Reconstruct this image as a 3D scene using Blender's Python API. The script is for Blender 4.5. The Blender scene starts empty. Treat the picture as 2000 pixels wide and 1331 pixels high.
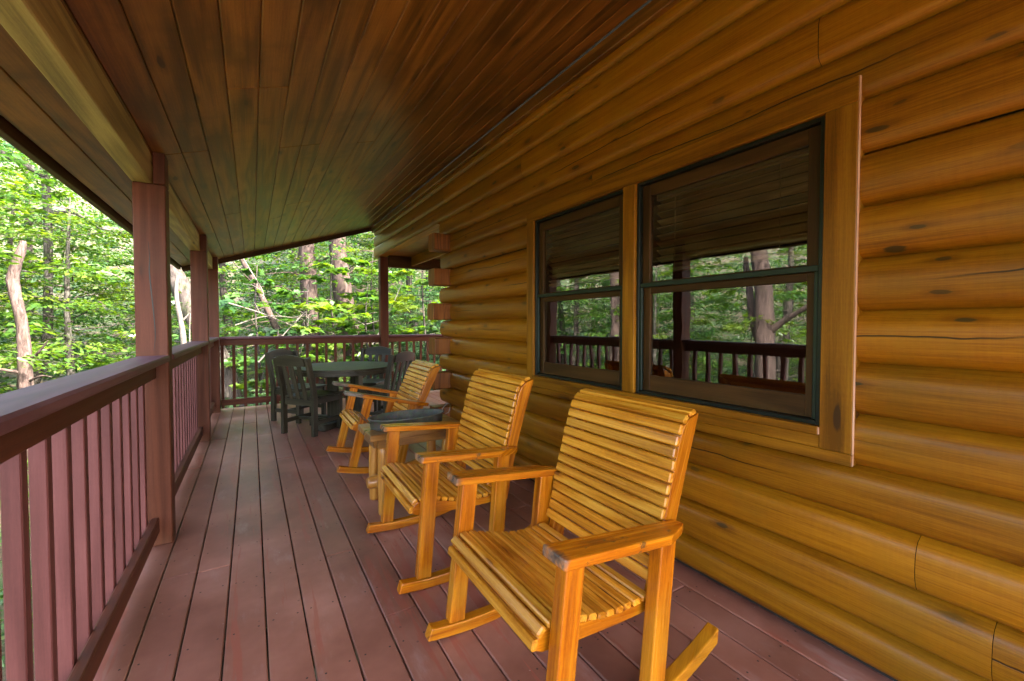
import bpy, math, random
import numpy as np
from mathutils import Vector, Matrix, Euler

random.seed(7)
RNG = np.random.default_rng(7)
rad = math.radians
SC = bpy.context.scene
COL = SC.collection

# ------------------------------------------------------------------ camera
H = 1.256
YAW = rad(31.77); PITCH = rad(1.495)
fw = Vector((math.sin(YAW)*math.cos(PITCH), math.cos(YAW)*math.cos(PITCH), -math.sin(PITCH)))
rt = Vector((math.cos(YAW), -math.sin(YAW), 0.0))
up = rt.cross(fw)
cam = bpy.data.objects.new("camera", bpy.data.cameras.new("camera"))
COL.objects.link(cam)
cam.matrix_world = Matrix(((rt.x, up.x, -fw.x, 0), (rt.y, up.y, -fw.y, 0), (rt.z, up.z, -fw.z, H), (0, 0, 0, 1)))
cam.data.sensor_width = 36.0
cam.data.lens = 820.0*36.0/2000.0
cam.data.shift_y = -9.1/2000.0
cam.data.clip_start = 0.05
cam.data.clip_end = 600
SC.camera = cam

# ------------------------------------------------------------------ world, sun, exposure
SUN_EL, SUN_AZ_X, SUN_AZ_Y = rad(48), 0.60, -0.80      # the sun stands behind the cabin: the porch is in shade, the woods are lit
W = bpy.data.worlds.new("World"); SC.world = W; W.use_nodes = True
nt = W.node_tree; nt.nodes.clear()
sky = nt.nodes.new("ShaderNodeTexSky"); sky.sky_type = 'NISHITA'; sky.sun_disc = False
sky.sun_elevation = SUN_EL
sky.sun_rotation = math.atan2(SUN_AZ_X, SUN_AZ_Y)
sky.dust_density = 4.0; sky.air_density = 1.0
bg = nt.nodes.new("ShaderNodeBackground"); bg.inputs[1].default_value = 0.15
wo = nt.nodes.new("ShaderNodeOutputWorld")
nt.links.new(sky.outputs[0], bg.inputs[0]); nt.links.new(bg.outputs[0], wo.inputs[0])
sl = bpy.data.lights.new("sun", 'SUN'); sl.energy = 2.0; sl.angle = rad(0.6); sl.color = (1.0, 0.95, 0.86)
so = bpy.data.objects.new("sun", sl); COL.objects.link(so)
sd = Vector((-SUN_AZ_X*math.cos(SUN_EL), -SUN_AZ_Y*math.cos(SUN_EL), -math.sin(SUN_EL)))
so.rotation_euler = sd.to_track_quat('-Z', 'Y').to_euler()
SC.view_settings.view_transform = 'Standard'
SC.view_settings.look = 'None'
SC.view_settings.exposure = 3.95
SC.view_settings.gamma = 1.0
SC.render.engine = 'CYCLES'
SC.cycles.max_bounces = 10
SC.cycles.diffuse_bounces = 5
SC.cycles.transparent_max_bounces = 12
SC.cycles.use_denoising = True

# ------------------------------------------------------------------ mesh helpers
class MB:
    """collects shapes with a grain uv (metres along / across the grain) and a tone per piece"""
    def __init__(s):
        s.v = []; s.f = []; s.uv = []; s.t = []; s.vl = []; s.sm = []
    def add(s, verts, faces, uvs, tone, vl=None, smooth=False):
        b = len(s.v)
        s.v += [tuple(p) for p in verts]; s.uv += uvs
        s.t += [tone]*len(verts) if not isinstance(tone, list) else tone
        s.vl += vl if vl else [0.5]*len(verts)
        for f in faces:
            s.f.append([b+i for i in f]); s.sm.append(smooth)
    def build(s, name, mat, parent=None, bevel=0, loc=None):
        me = bpy.data.meshes.new(name)
        me.from_pydata(s.v, [], s.f)
        uvl = me.uv_layers.new(name="UVMap")
        idx = np.empty(len(me.loops), dtype=np.int32); me.loops.foreach_get("vertex_index", idx)
        uvl.data.foreach_set("uv", np.array(s.uv, dtype=np.float32)[idx].ravel())
        a = me.attributes.new("tone", 'FLOAT', 'POINT'); a.data.foreach_set("value", np.array(s.t, dtype=np.float32))
        a = me.attributes.new("vl", 'FLOAT', 'POINT'); a.data.foreach_set("value", np.array(s.vl, dtype=np.float32))
        me.polygons.foreach_set("use_smooth", s.sm)
        me.materials.append(mat); me.update()
        o = bpy.data.objects.new(name, me); COL.objects.link(o)
        if parent: o.parent = parent
        if loc: o.location = loc
        if bevel:
            m = o.modifiers.new("bevel", 'BEVEL'); m.width = bevel; m.segments = 2; m.limit_method = 'ANGLE'; m.angle_limit = rad(40)
        return o

def rbox(mb, c, half, R=None, ch=0.003, axis=0, tone=None):
    hx, hy, hz = half; ch = min(ch, hx*.45, hy*.45, hz*.45)
    P = []; sg = []
    for sx in (-1, 1):
        for sy in (-1, 1):
            for sz in (-1, 1):
                P += [(sx*hx, sy*(hy-ch), sz*(hz-ch)), (sx*(hx-ch), sy*hy, sz*(hz-ch)), (sx*(hx-ch), sy*(hy-ch), sz*hz)]
                sg.append((sx, sy, sz))
    def ci(x, y, z): return ((x > 0)*4+(y > 0)*2+(z > 0))*3
    F = []
    for s in (-1, 1):
        F.append([ci(s, -1, -1), ci(s, 1, -1), ci(s, 1, 1), ci(s, -1, 1)])
        F.append([ci(-1, s, -1)+1, ci(1, s, -1)+1, ci(1, s, 1)+1, ci(-1, s, 1)+1])
        F.append([ci(-1, -1, s)+2, ci(1, -1, s)+2, ci(1, 1, s)+2, ci(-1, 1, s)+2])
    for a in (-1, 1):
        for b in (-1, 1):
            F.append([ci(a, b, -1), ci(a, b, -1)+1, ci(a, b, 1)+1, ci(a, b, 1)])
            F.append([ci(a, -1, b), ci(a, -1, b)+2, ci(a, 1, b)+2, ci(a, 1, b)])
            F.append([ci(-1, a, b)+1, ci(-1, a, b)+2, ci(1, a, b)+2, ci(1, a, b)+1])
    for k in range(8): F.append([3*k, 3*k+1, 3*k+2])
    V = [Vector(p) for p in P]; G = []
    for f in F:
        n = (V[f[1]]-V[f[0]]).cross(V[f[2]]-V[f[0]])
        m = sum((V[i] for i in f), Vector())/len(f)
        G.append(f if n.dot(m) > 0 else f[::-1])
    ou, ov = random.uniform(0, 50), random.uniform(0, 50)
    o2 = [i for i in (0, 1, 2) if i != axis]
    uv = [(p[axis]+ou, p[o2[0]]+p[o2[1]]+ov) for p in P]
    c = Vector(c)
    W_ = [(R @ v if R else v)+c for v in V]
    mb.add(W_, G, uv, random.random() if tone is None else tone)

def bx(mb, x0, x1, y0, y1, z0, z1, axis=0, ch=0.003, tone=None):
    rbox(mb, ((x0+x1)/2, (y0+y1)/2, (z0+z1)/2), (abs(x1-x0)/2, abs(y1-y0)/2, abs(z1-z0)/2), None, ch, axis, tone)

def bar(mb, a, b, w, t, ch=0.003, upv=(0, 0, 1), tone=None):
    """a board from a to b, w wide (sideways), t thick (along upv)"""
    a, b = Vector(a), Vector(b); d = b-a; L = d.length; x = d.normalized()
    y = Vector(upv).cross(x).normalized(); z = x.cross(y)
    R = Matrix((x, y, z)).transposed()
    rbox(mb, (a+b)/2, (L/2, w/2, t/2), R, ch, 0, tone)

def prism(mb, outline, lo, hi, fn, gdir=(1, 0), tone=None):
    """outline in 2-D, extruded from lo to hi along the third axis; fn(a, b, c) -> 3-D point"""
    A = 0.0
    n = len(outline)
    for i in range(n):
        x0, y0 = outline[i]; x1, y1 = outline[(i+1) % n]; A += x0*y1-x1*y0
    if A < 0: outline = outline[::-1]
    ou, ov = random.uniform(0, 50), random.uniform(0, 50)
    gd = Vector((gdir[0], gdir[1], 0)).normalized(); gp = Vector((-gd.y, gd.x, 0))
    V = []; UV = []
    for c in (lo, hi):
        for (a, b) in outline:
            V.append(fn(a, b, c)); UV.append((a*gd.x+b*gd.y+ou, a*gp.x+b*gp.y+c+ov))
    F = [list(range(n))[::-1], list(range(n, 2*n))]
    for i in range(n):
        j = (i+1) % n; F.append([i, j, n+j, n+i])
    # fn may mirror the frame: make the caps face outwards
    p = [Vector(fn(1, 0, 0))-Vector(fn(0, 0, 0)), Vector(fn(0, 1, 0))-Vector(fn(0, 0, 0)), Vector(fn(0, 0, 1))-Vector(fn(0, 0, 0))]
    if p[0].cross(p[1]).dot(p[2]) < 0: F = [f[::-1] for f in F]
    mb.add(V, F, UV, random.random() if tone is None else tone)

def tube(mb, pts, radii, sides=8, wob=0.0, tone=None, cap=True):
    pts = [Vector(p) for p in pts]; n = len(pts)
    V = []; UV = []; F = []
    L = 0; ref = Vector((0.31, 0.87, 0.12)).normalized()
    ou = random.uniform(0, 50)
    for i, p in enumerate(pts):
        t = (pts[min(i+1, n-1)]-pts[max(i-1, 0)]).normalized()
        x = (ref-t*ref.dot(t))
        if x.length < .2: x = Vector((1, 0, .1))-t*t.x
        x.normalize(); y = t.cross(x)
        if i: L += (pts[i]-pts[i-1]).length
        for k in range(sides):
            a = 2*math.pi*k/sides
            r = radii[i]*(1+random.uniform(-wob, wob))
            V.append(p+x*(r*math.cos(a))+y*(r*math.sin(a)))
            UV.append((L+ou, radii[0]*6.28*(abs(k/sides-.5)*2)+ou))
    for i in range(n-1):
        for k in range(sides):
            j = (k+1) % sides
            F.append([i*sides+k, i*sides+j, (i+1)*sides+j, (i+1)*sides+k])
    mb.add(V, F, UV, random.random() if tone is None else tone, smooth=True)
    if cap:
        mb.add(V[:sides], [list(range(sides))[::-1]], UV[:sides], .5)
        mb.add(V[-sides:], [list(range(sides))], UV[-sides:], .5)

def smooth_pts(pts, n):
    """Catmull-Rom resampling of a polyline, n points evenly by parameter"""
    P = [Vector((*p, 0)) if len(p) == 2 else Vector(p) for p in pts]
    out = []
    m = len(P)-1
    for k in range(n):
        s = k/(n-1)*m; i = min(int(s), m-1); t = s-i
        p0, p1, p2, p3 = P[max(i-1, 0)], P[i], P[i+1], P[min(i+2, m)]
        out.append(0.5*((2*p1)+(p2-p0)*t+(2*p0-5*p1+4*p2-p3)*t*t+(3*p1-p0-3*p2+p3)*t*t*t))
    return out

def by_length(pts, step, start=0.0):
    """points and tangents every `step` metres along a polyline"""
    out = []; acc = -start
    for i in range(len(pts)-1):
        a, b = pts[i], pts[i+1]; d = (b-a).length
        while acc <= d:
            if acc >= 0: out.append((a+(b-a)*(acc/d), (b-a).normalized()))
            acc += step
        acc -= d
    return out

def thing(name, label, cat, loc=(0, 0, 0), rot=(0, 0, 0), group=None):
    o = bpy.data.objects.new(name, None); COL.objects.link(o)
    o.empty_display_size = .1
    o.location = loc; o.rotation_euler = rot
    o["label"] = label; o["category"] = cat
    if group: o["group"] = group
    return o

def copy_thing(root, loc, rot, label, group=None, scale=None):
    r = root.copy(); COL.objects.link(r); r.location = loc; r.rotation_euler = rot; r["label"] = label
    if scale: r.scale = scale
    if group: r["group"] = group
    for ch in list(root.children):
        c = ch.copy(); COL.objects.link(c); c.parent = r
        for g in ch.children:
            d = g.copy(); COL.objects.link(d); d.parent = c
    return r

# ------------------------------------------------------------------ materials
class G:
    def __init__(s, name):
        s.m = bpy.data.materials.new(name); s.m.use_nodes = True
        s.t = s.m.node_tree; s.t.nodes.clear()
        s.out = s.t.nodes.new("ShaderNodeOutputMaterial")
    def n(s, kind, props=None, **ins):
        nd = s.t.nodes.new("ShaderNode"+kind)
        for k, v in (props or {}).items(): setattr(nd, k, v)
        for k, v in ins.items():
            key = int(k[1:]) if k[0] == 'i' and k[1:].isdigit() else k.replace('_', ' ')
            sock = nd.inputs[key]
            if hasattr(v, 'is_output') or isinstance(v, bpy.types.NodeSocket): s.t.links.new(v, sock)
            else: sock.default_value = v
        return nd
    def math(s, op, a, b=0.0, c=0.0, clamp=False):
        return s.n("Math", dict(operation=op, use_clamp=clamp), i0=a, i1=b, i2=c).outputs[0]
    def attr(s, name): return s.n("Attribute", dict(attribute_name=name)).outputs["Fac"]
    def noise(s, vec, scale, detail=4.0, rough=.55, dist=0.0):
        return s.n("TexNoise", None, Vector=vec, Scale=scale, Detail=detail, Roughness=rough, Distortion=dist).outputs["Fac"]
    def mapv(s, vec, sc, loc=(0, 0, 0)):
        return s.n("Mapping", None, Vector=vec, Scale=sc, Location=loc).outputs[0]
    def ramp(s, fac, stops):
        nd = s.n("ValToRGB", None, Fac=fac); e = nd.color_ramp.elements
        while len(e) < len(stops): e.new(.5)
        for i, (p, c) in enumerate(stops): e[i].position = p; e[i].color = (*c, 1)
        return nd.outputs[0]
    def step(s, fac, a, b):
        nd = s.n("MapRange", dict(interpolation_type='SMOOTHSTEP'), Value=fac); nd.inputs[1].default_value = a; nd.inputs[2].default_value = b
        return nd.outputs[0]
    def mix(s, fac, a, b, mode='MIX'):
        nd = s.t.nodes.new("ShaderNodeMix"); nd.data_type = 'RGBA'; nd.blend_type = mode
        for sock, v in ((nd.inputs[0], fac), (nd.inputs[6], a), (nd.inputs[7], b)):
            if isinstance(v, bpy.types.NodeSocket): s.t.links.new(v, sock)
            else: sock.default_value = (*v, 1) if isinstance(v, tuple) and len(v) == 3 else v
        return nd.outputs[2]
    def scale(s, col, f):
        return s.n("VectorMath", dict(operation='SCALE'), i0=col, Scale=f).outputs[0]
    def bump(s, h, strength=.3, dist=.002):
        return s.n("Bump", None, Height=h, Strength=strength, Distance=dist).outputs[0]
    def principled(s, **k):
        p = s.n("BsdfPrincipled", None, **k); s.t.links.new(p.outputs[0], s.out.inputs[0]); return p

def wood(name, dark, mid, light, rough=.45, knots=.6, knot_col=(.05, .02, .006), ring=9.0, coat=0.0, bump=.25, spread=.55,
         patch=None, patch_amt=0.0, crack=0.0, spec=.5, ks=(2.3, 8.0), grain=.5, saw_amt=.06, kr_=.085, fine_w=.5, ring_w=.30, mid_w=.7):
    g = G(name)
    uv = g.n("UVMap").outputs[0]; tone = g.attr("tone")
    seed = g.n("CombineXYZ", None, X=g.math('MULTIPLY', tone, 17.0), Y=g.math('MULTIPLY', tone, 31.0)).outputs[0]
    uvs = g.n("VectorMath", dict(operation='ADD'), i0=uv, i1=seed).outputs[0]
    warp = g.noise(g.mapv(uvs, (1.3, 5, 1)), 1.0, 2.0)
    fine = g.noise(g.mapv(uvs, (3.5, 160, 1)), 1.0, 5.0, .6)
    mid_n = g.noise(g.mapv(uvs, (1.1, 22, 1)), 1.0, 4.0, .55, .4)
    rings = g.math('SINE', g.math('MULTIPLY', g.noise(g.mapv(uvs, (.55, 6.5, 1)), 1.0, 2.0, .5, .3), ring*6.283))
    rings = g.math('MULTIPLY_ADD', rings, .5, .5)
    k = g.n("TexVoronoi", dict(feature='F1', voronoi_dimensions='2D'), Vector=g.n("VectorMath", dict(operation='ADD'), i0=g.mapv(uvs, (ks[0], ks[1], 1)), i1=g.scale(g.n("TexNoise", None, Vector=g.mapv(uvs, (6, 30, 1)), Scale=1.0, Detail=3.0).outputs["Color"], .14)).outputs[0], Scale=1.0, Randomness=1.0)
    kr = g.math('GREATER_THAN', g.n("SeparateColor", None, Color=k.outputs["Color"]).outputs[0], 1-knots*.5)
    krn = g.n("SeparateColor", None, Color=k.outputs["Color"])
    kdist = g.math('DIVIDE', k.outputs["Distance"], g.math('MULTIPLY_ADD', krn.outputs[1], .9, .35))
    kd = g.math('MULTIPLY', g.math('SUBTRACT', 1.0, g.step(kdist, kr_*.8, kr_*1.3)), g.math('MULTIPLY', kr, g.math('MULTIPLY_ADD', krn.outputs[2], .55, .4)))
    halo = g.math('MULTIPLY', g.math('SUBTRACT', 1.0, g.step(kdist, kr_*1.1, kr_*3.4)), kr)
    saw = g.noise(g.mapv(uvs, (95, 2.2, 1)), 1.0, 5.0, .75)
    def dev(v, w): return g.math('MULTIPLY', g.math('SUBTRACT', v, .5), w)
    f = g.math('ADD', g.math('ADD', dev(rings, ring_w), dev(mid_n, mid_w)), g.math('ADD', dev(fine, fine_w*2*grain*1.2), dev(saw, saw_amt)))
    grit = g.noise(g.mapv(uvs, (38, 260, 1)), 1.0, 3.0, .7)
    f = g.math('ADD', f, dev(grit, .35))
    f = g.math('ADD', f, g.math('MULTIPLY_ADD', halo, -.18, .5))
    col = g.ramp(f, ((.24, dark), (.5, mid), (.76, light)))
    col = g.mix(kd, col, knot_col)
    if patch:
        ob = g.n("TexCoord").outputs["Object"]
        pn = g.step(g.noise(ob, 2.2, 4.0, .6), .48, .7)
        col = g.mix(g.math('MULTIPLY', pn, patch_amt), col, patch)
    bh = g.math('ADD', g.math('MULTIPLY', fine, .6), g.math('MULTIPLY', mid_n, .7))
    if crack:
        vl = g.attr("vl")
        u1 = g.n("SeparateXYZ", None, Vector=uvs)
        cw = g.math('MULTIPLY_ADD', g.noise(g.mapv(uvs, (.8, .0, 1)), 1.0, 5.0, .6), .55, .25)
        dist = g.math('ABSOLUTE', g.math('SUBTRACT', vl, cw))
        cm = g.step(g.noise(g.mapv(uvs, (.45, 0, 1), (9, 0, 4)), 1.0, 1.0), .52, .6)
        ck = g.math('MULTIPLY', g.math('SUBTRACT', 1.0, g.step(dist, .008, .02)), g.math('MULTIPLY', cm, crack))
        col = g.mix(ck, col, (.02, .009, .003)); bh = g.math('SUBTRACT', bh, g.math('MULTIPLY', ck, 6.0))
    col = g.scale(col, g.math('MULTIPLY_ADD', tone, spread, 1-spread*.5))
    rg = g.math('MULTIPLY_ADD', mid_n, .22, rough-.11)
    g.principled(Base_Color=col, Roughness=rg, Normal=g.bump(bh, bump, .0012), Coat_Weight=coat, Coat_Roughness=.22, Specular_IOR_Level=spec)
    return g.m

M = {}
M['log'] = wood("stained_log_wood", (.190, .060, .0018), (.315, .112, .0030), (.42, .166, .0055), rough=.40, knots=.85, ring=5, coat=.20, ring_w=.10, fine_w=.55, mid_w=.60, spread=.36, spec=.25, crack=.9,
                patch=(.22, .105, .007), patch_amt=.4, ks=(2.6, 6.5), bump=.35, knot_col=(.050, .032, .008), saw_amt=.17, grain=.60, kr_=.075)
M['log_end'] = wood("log_end_wood", (.15, .045, .008), (.26, .083, .013), (.36, .125, .022), rough=.5, knots=.1, ring=7, spread=.35, bump=.25)
M['casing'] = wood("window_casing_wood", (.155, .054, .0016), (.27, .098, .0025), (.37, .148, .006), rough=.46, knots=.4, ring=5, coat=.08, saw_amt=.15, spec=.25, spread=.25, ks=(1.6, 7))
M['ceil'] = wood("ceiling_board_wood", (.105, .038, .0050), (.215, .082, .0105), (.32, .130, .021), rough=.40, knots=.7, ring=5, coat=.08, spread=.42, saw_amt=.12,
                 patch=(.10, .042, .008), patch_amt=.7, ks=(2.0, 7), bump=.30, kr_=.07)
M['chair'] = wood("varnished_pine", (.26, .054, .0015), (.47, .128, .0025), (.66, .225, .007), rough=.27, spec=.35, knots=.35, ring=8, coat=.32, mid_w=.5, ring_w=.24, spread=.38, knot_col=(.12, .035, .008), ks=(3.2, 12),
                  patch=(.52, .27, .018), patch_amt=.4, bump=.15)
M['slat_pine'] = wood("honey_slat_pine", (.36, .100, .004), (.63, .235, .014), (.80, .375, .042), rough=.26, knots=.3, ring=8, coat=.38, mid_w=.55, ring_w=.24, spread=.34, knot_col=(.15, .045, .010), ks=(2.6, 9), bump=.15, spec=.4)
M['beam'] = wood("roof_beam_wood", (.20, .125, .034), (.33, .22, .062), (.45, .32, .10), rough=.5, knots=.5, ring=6, spread=.2, ks=(1.5, 8))
M['post'] = wood("painted_post_wood", (.078, .022, .0110), (.110, .033, .0165), (.15, .047, .024), rough=.55, knots=.25, ring=4, spread=.2, grain=.30, patch=(.10, .043, .020), patch_amt=.6, bump=.4, knot_col=(.05, .018, .012), saw_amt=.12, spec=.2)
M['rail'] = wood("painted_rail_wood", (.095, .029, .025), (.128, .040, .035), (.165, .055, .048), rough=.5, knots=.2, ring=4, spread=.22, grain=.30, bump=.4, knot_col=(.08, .03, .022), saw_amt=.12, spec=.25)
M['cap'] = wood("painted_cap_wood", (.105, .042, .046), (.14, .058, .062), (.18, .080, .086), rough=.5, knots=.2, ring=4, spread=.15, grain=.3, bump=.3, knot_col=(.07, .03, .03), spec=.3)
M['table'] = wood("brown_table_wood", (.15, .055, .010), (.24, .095, .017), (.33, .145, .03), rough=.3, knots=.4, ring=6, coat=.4, spread=.2)
M['log_leg'] = wood("peeled_log_wood", (.36, .125, .016), (.50, .20, .028), (.62, .28, .05), rough=.38, knots=.4, ring=5, coat=.3, spread=.2, ks=(4, 9))
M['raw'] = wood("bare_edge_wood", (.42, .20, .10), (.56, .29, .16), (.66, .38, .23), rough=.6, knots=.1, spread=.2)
M['sash'] = wood("window_sash_wood", (.040, .016, .003), (.062, .026, .0048), (.088, .038, .008), rough=.55, knots=.15, ring=5, spread=.2, spec=.25)
M['slat'] = wood("blind_slat_wood", (.16, .085, .038), (.26, .14, .062), (.36, .20, .09), rough=.45, knots=0, spread=.2)

def deck_mat():
    g = G("painted_deck_boards")
    uv = g.n("UVMap").outputs[0]; tone = g.attr("tone"); ob = g.n("TexCoord").outputs["Object"]
    fine = g.noise(g.mapv(uv, (4, 120, 1)), 1.0, 4.0, .6)
    big = g.noise(ob, 1.4, 5.0, .62)
    med = g.noise(g.mapv(ob, (7, 2.2, 1)), 1.0, 5.0, .65)
    col = g.ramp(big, ((.32, (.175, .062, .036)), (.5, (.29, .112, .070)), (.68, (.42, .185, .125))))
    wet = g.step(g.math('ADD', g.noise(g.mapv(ob, (11, .75, 1), (3.1, 0, 0)), 1.0, 5.0, .6, .3), g.math('MULTIPLY', fine, .12)), .645, .68)
    col = g.mix(g.math('MULTIPLY', wet, .7), col, (.31, .080, .046))
    pale = g.step(med, .55, .72)
    col = g.mix(g.math('MULTIPLY', pale, .40), col, (.42, .27, .225))
    sp = g.n("TexVoronoi", dict(feature='F1'), Vector=ob, Scale=26.0)
    spk = g.math('MULTIPLY', g.math('LESS_THAN', sp.outputs["Distance"], .075), g.math('GREATER_THAN', g.n("SeparateColor", None, Color=sp.outputs["Color"]).outputs[0], .86))
    col = g.mix(g.math('MULTIPLY', spk, .55), col, (.42, .34, .29))
    sp2 = g.n("TexVoronoi", dict(feature='F1'), Vector=g.mapv(ob, (1, 1, 1), (5, 2, 0)), Scale=17.0)
    spd = g.math('MULTIPLY', g.math('LESS_THAN', sp2.outputs["Distance"], .09), g.math('GREATER_THAN', g.n("SeparateColor", None, Color=sp2.outputs["Color"]).outputs[1], .82))
    col = g.mix(g.math('MULTIPLY', spd, .6), col, (.09, .035, .026))
    col = g.scale(col, g.math('MULTIPLY_ADD', tone, .30, .85))
    rg = g.math('MULTIPLY_ADD', big, .30, .22)
    g.principled(Base_Color=col, Roughness=rg, Normal=g.bump(g.math('ADD', fine, g.math('MULTIPLY', med, .8)), .22, .0015), Specular_IOR_Level=.45)
    return g.m
M['deck'] = deck_mat()

def plain(name, col, rough=.5, var=.25, scale=6.0, metal=0.0, coat=0.0, bump=.15):
    g = G(name)
    ob = g.n("TexCoord").outputs["Object"]
    n = g.noise(ob, scale, 5.0, .6)
    c = g.ramp(n, ((.3, tuple(x*(1-var) for x in col)), (.7, tuple(x*(1+var) for x in col))))
    g.principled(Base_Color=c, Roughness=g.math('MULTIPLY_ADD', n, .25, rough-.12), Metallic=metal, Coat_Weight=coat, Normal=g.bump(g.noise(ob, scale*12, 3.0), bump, .001))
    return g.m
M['poly'] = wood("dark_lumber", (.024, .0185, .0105), (.040, .031, .0175), (.058, .046, .027), rough=.45, knots=0, ring=4, spread=.25, grain=.5, bump=.2, spec=.3)
M['frame'] = plain("black_window_frame", (.006, .009, .006), .4, .3, 20)
M['screen_frame'] = plain("green_black_screen_frame", (.009, .019, .012), .4, .3, 20)
M['screw'] = plain("rusty_screw_head", (.05, .028, .02), .6, .3, 60)
M['chip'] = plain("white_paint", (.62, .58, .55), .6, .1, 30)
M['dark'] = plain("dim_shade_brown", (.020, .012, .007), .8, .3, 3)  # dark brown with the dimness of gaps and room put into the colour
M['roofing'] = plain("roof_underlay", (.05, .04, .035), .9, .2, 5)
M['wire'] = plain("steel_wire", (.35, .33, .30), .4, .2, 30, metal=.8)

def tray_mat():
    g = G("weathered_galvanised_steel")
    ob = g.n("TexCoord").outputs["Object"]
    v = g.n("TexVoronoi", dict(feature='F1'), Vector=ob, Scale=55.0).outputs["Color"]
    n = g.noise(ob, 9, 5.0, .65)
    c = g.ramp(n, ((.3, (.035, .034, .026)), (.55, (.080, .078, .058)), (.75, (.16, .145, .10))))
    c = g.mix(.2, c, v, 'OVERLAY')
    g.principled(Base_Color=c, Roughness=g.math('MULTIPLY_ADD', n, .45, .28), Metallic=.12, Normal=g.bump(n, .3, .002))
    return g.m
M['tray'] = tray_mat()

def glass_mat():
    g = G("dark_window_glass")
    fr = g.n("Fresnel", None, IOR=1.62).outputs[0]
    fac = g.math('MULTIPLY_ADD', fr, 2.5, .09, clamp=True)
    ob = g.n("TexCoord").outputs["Object"]
    nrm = g.bump(g.noise(ob, 2.6, 2.0), .05, .02)
    gl = g.n("BsdfGlossy", None, Color=(.9, .93, .9, 1), Roughness=.015, Normal=nrm)
    tr = g.n("BsdfTransparent", None, Color=(.86, .88, .84, 1))
    mx = g.n("MixShader", None, i0=fac, i1=tr.outputs[0], i2=gl.outputs[0])
    g.t.links.new(mx.outputs[0], g.out.inputs[0])
    return g.m
M['glass'] = glass_mat()

def leaf_mat(name, stops, trans=.5, rough=.36):
    g = G(name)
    tone = g.attr("tone")
    rnd = g.n("ObjectInfo").outputs["Random"]
    t = g.math('ADD', tone, g.math('MULTIPLY_ADD', rnd, .24, -.12))
    c = g.ramp(t, stops)
    tc = g.n("HueSaturation", None, Hue=.485, Saturation=1.12, Value=1.5, Color=c).outputs[0]
    di = g.n("BsdfPrincipled", None, Base_Color=c, Roughness=rough, Specular_IOR_Level=.6)
    tl = g.n("BsdfTranslucent", None, Color=tc)
    mx = g.n("MixShader", None, i0=trans, i1=di.outputs[0], i2=tl.outputs[0])
    g.t.links.new(mx.outputs[0], g.out.inputs[0])
    return g.m
M['leaf'] = leaf_mat("woodland_leaf", ((.0, (.015, .048, .016)), (.35, (.034, .095, .018)), (.7, (.066, .140, .017)), (1.0, (.115, .170, .022))))
M['leaf_dark'] = leaf_mat("shrub_leaf", ((.0, (.016, .046, .022)), (.4, (.035, .085, .035)), (.8, (.07, .14, .055)), (1.0, (.12, .19, .08))), .35, .35)

def bark_mat(name, dark, light, sc=1.0, moss=0.0):
    g = G(name)
    ob = g.n("TexCoord").outputs["Object"]
    n1 = g.noise(g.mapv(ob, (16*sc, 16*sc, 3.0*sc)), 1.0, 6.0, .65, .6)
    n2 = g.noise(ob, 3.0, 3.0)
    c = g.ramp(n1, ((.32, dark), (.62, light)))
    c = g.scale(c, g.math('MULTIPLY_ADD', n2, .8, .6))
    if moss: c = g.mix(g.math('MULTIPLY', g.step(g.noise(ob, 4.5, 4.0), .52, .7), moss), c, (.055, .085, .018))
    g.principled(Base_Color=c, Roughness=.9, Normal=g.bump(n1, .9, .02), Specular_IOR_Level=.2)
    return g.m
M['bark'] = bark_mat("grey_brown_bark", (.020, .016, .0135), (.085, .067, .058), 1.0, .35)
M['bark_pink'] = bark_mat("pale_pinkish_bark", (.028, .018, .015), (.090, .060, .051), .8, .12)
M['bark_snag'] = bark_mat("weathered_bare_wood", (.018, .011, .008), (.125, .085, .072), 1.5, .25)
M['bark_dark'] = bark_mat("dark_mossy_bark", (.025, .022, .018), (.115, .10, .085), 1.3, .5)
M['twig'] = bark_mat("bare_grey_twig", (.07, .056, .046), (.17, .145, .122), 2.0)

def ground_mat():
    g = G("forest_floor")
    ob = g.n("TexCoord").outputs["Object"]
    n = g.noise(ob, 1.1, 6.0, .65); n2 = g.noise(ob, 14, 4.0, .7)
    c = g.ramp(n2, ((.3, (.035, .024, .014)), (.6, (.11, .075, .045)), (.8, (.20, .15, .10))))
    c = g.mix(g.step(n, .42, .6), c, (.035, .065, .016))
    g.principled(Base_Color=c, Roughness=.95, Normal=g.bump(n2, .8, .04))
    return g.m
M['ground'] = ground_mat()

# ------------------------------------------------------------------ ground
def gz(x, y):
    r = math.hypot(x-1.0, y-3.0)
    z = -1.7+.05*math.sin(x*1.3+.4)*math.cos(y*.9)
    hill = max(0.0, r-10.0)*.20 + max(0.0, r-22)*.16
    open_ = max(0.0, min(1.0, (y+.18*x+9.0)/6.0))            # the hill rises ahead; unseen ground behind is lowered to let in sky light
    z += hill*open_ - (1-open_)*max(0.0, r-7.0)*.22
    k = max(0.0, y-8.5)*max(0.0, min(1.0, (x+.5)/5.0))*.27      # the bank behind the far railing rises to the right
    return z+min(k, 4.5)
def ground():
    N = 110; xs = np.linspace(-1, 1, N); xs = np.sign(xs)*np.abs(xs)**1.9*160
    V = [(x+1, y+4, gz(x+1, y+4)) for y in xs for x in xs]
    F = [[j*N+i, j*N+i+1, (j+1)*N+i+1, (j+1)*N+i] for j in range(N-1) for i in range(N-1)]
    me = bpy.data.meshes.new("ground"); me.from_pydata(V, [], F); me.materials.append(M['ground'])
    me.polygons.foreach_set("use_smooth", [True]*len(F))
    o = bpy.data.objects.new("ground", me); COL.objects.link(o); o["kind"] = "structure"
ground()

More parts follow.
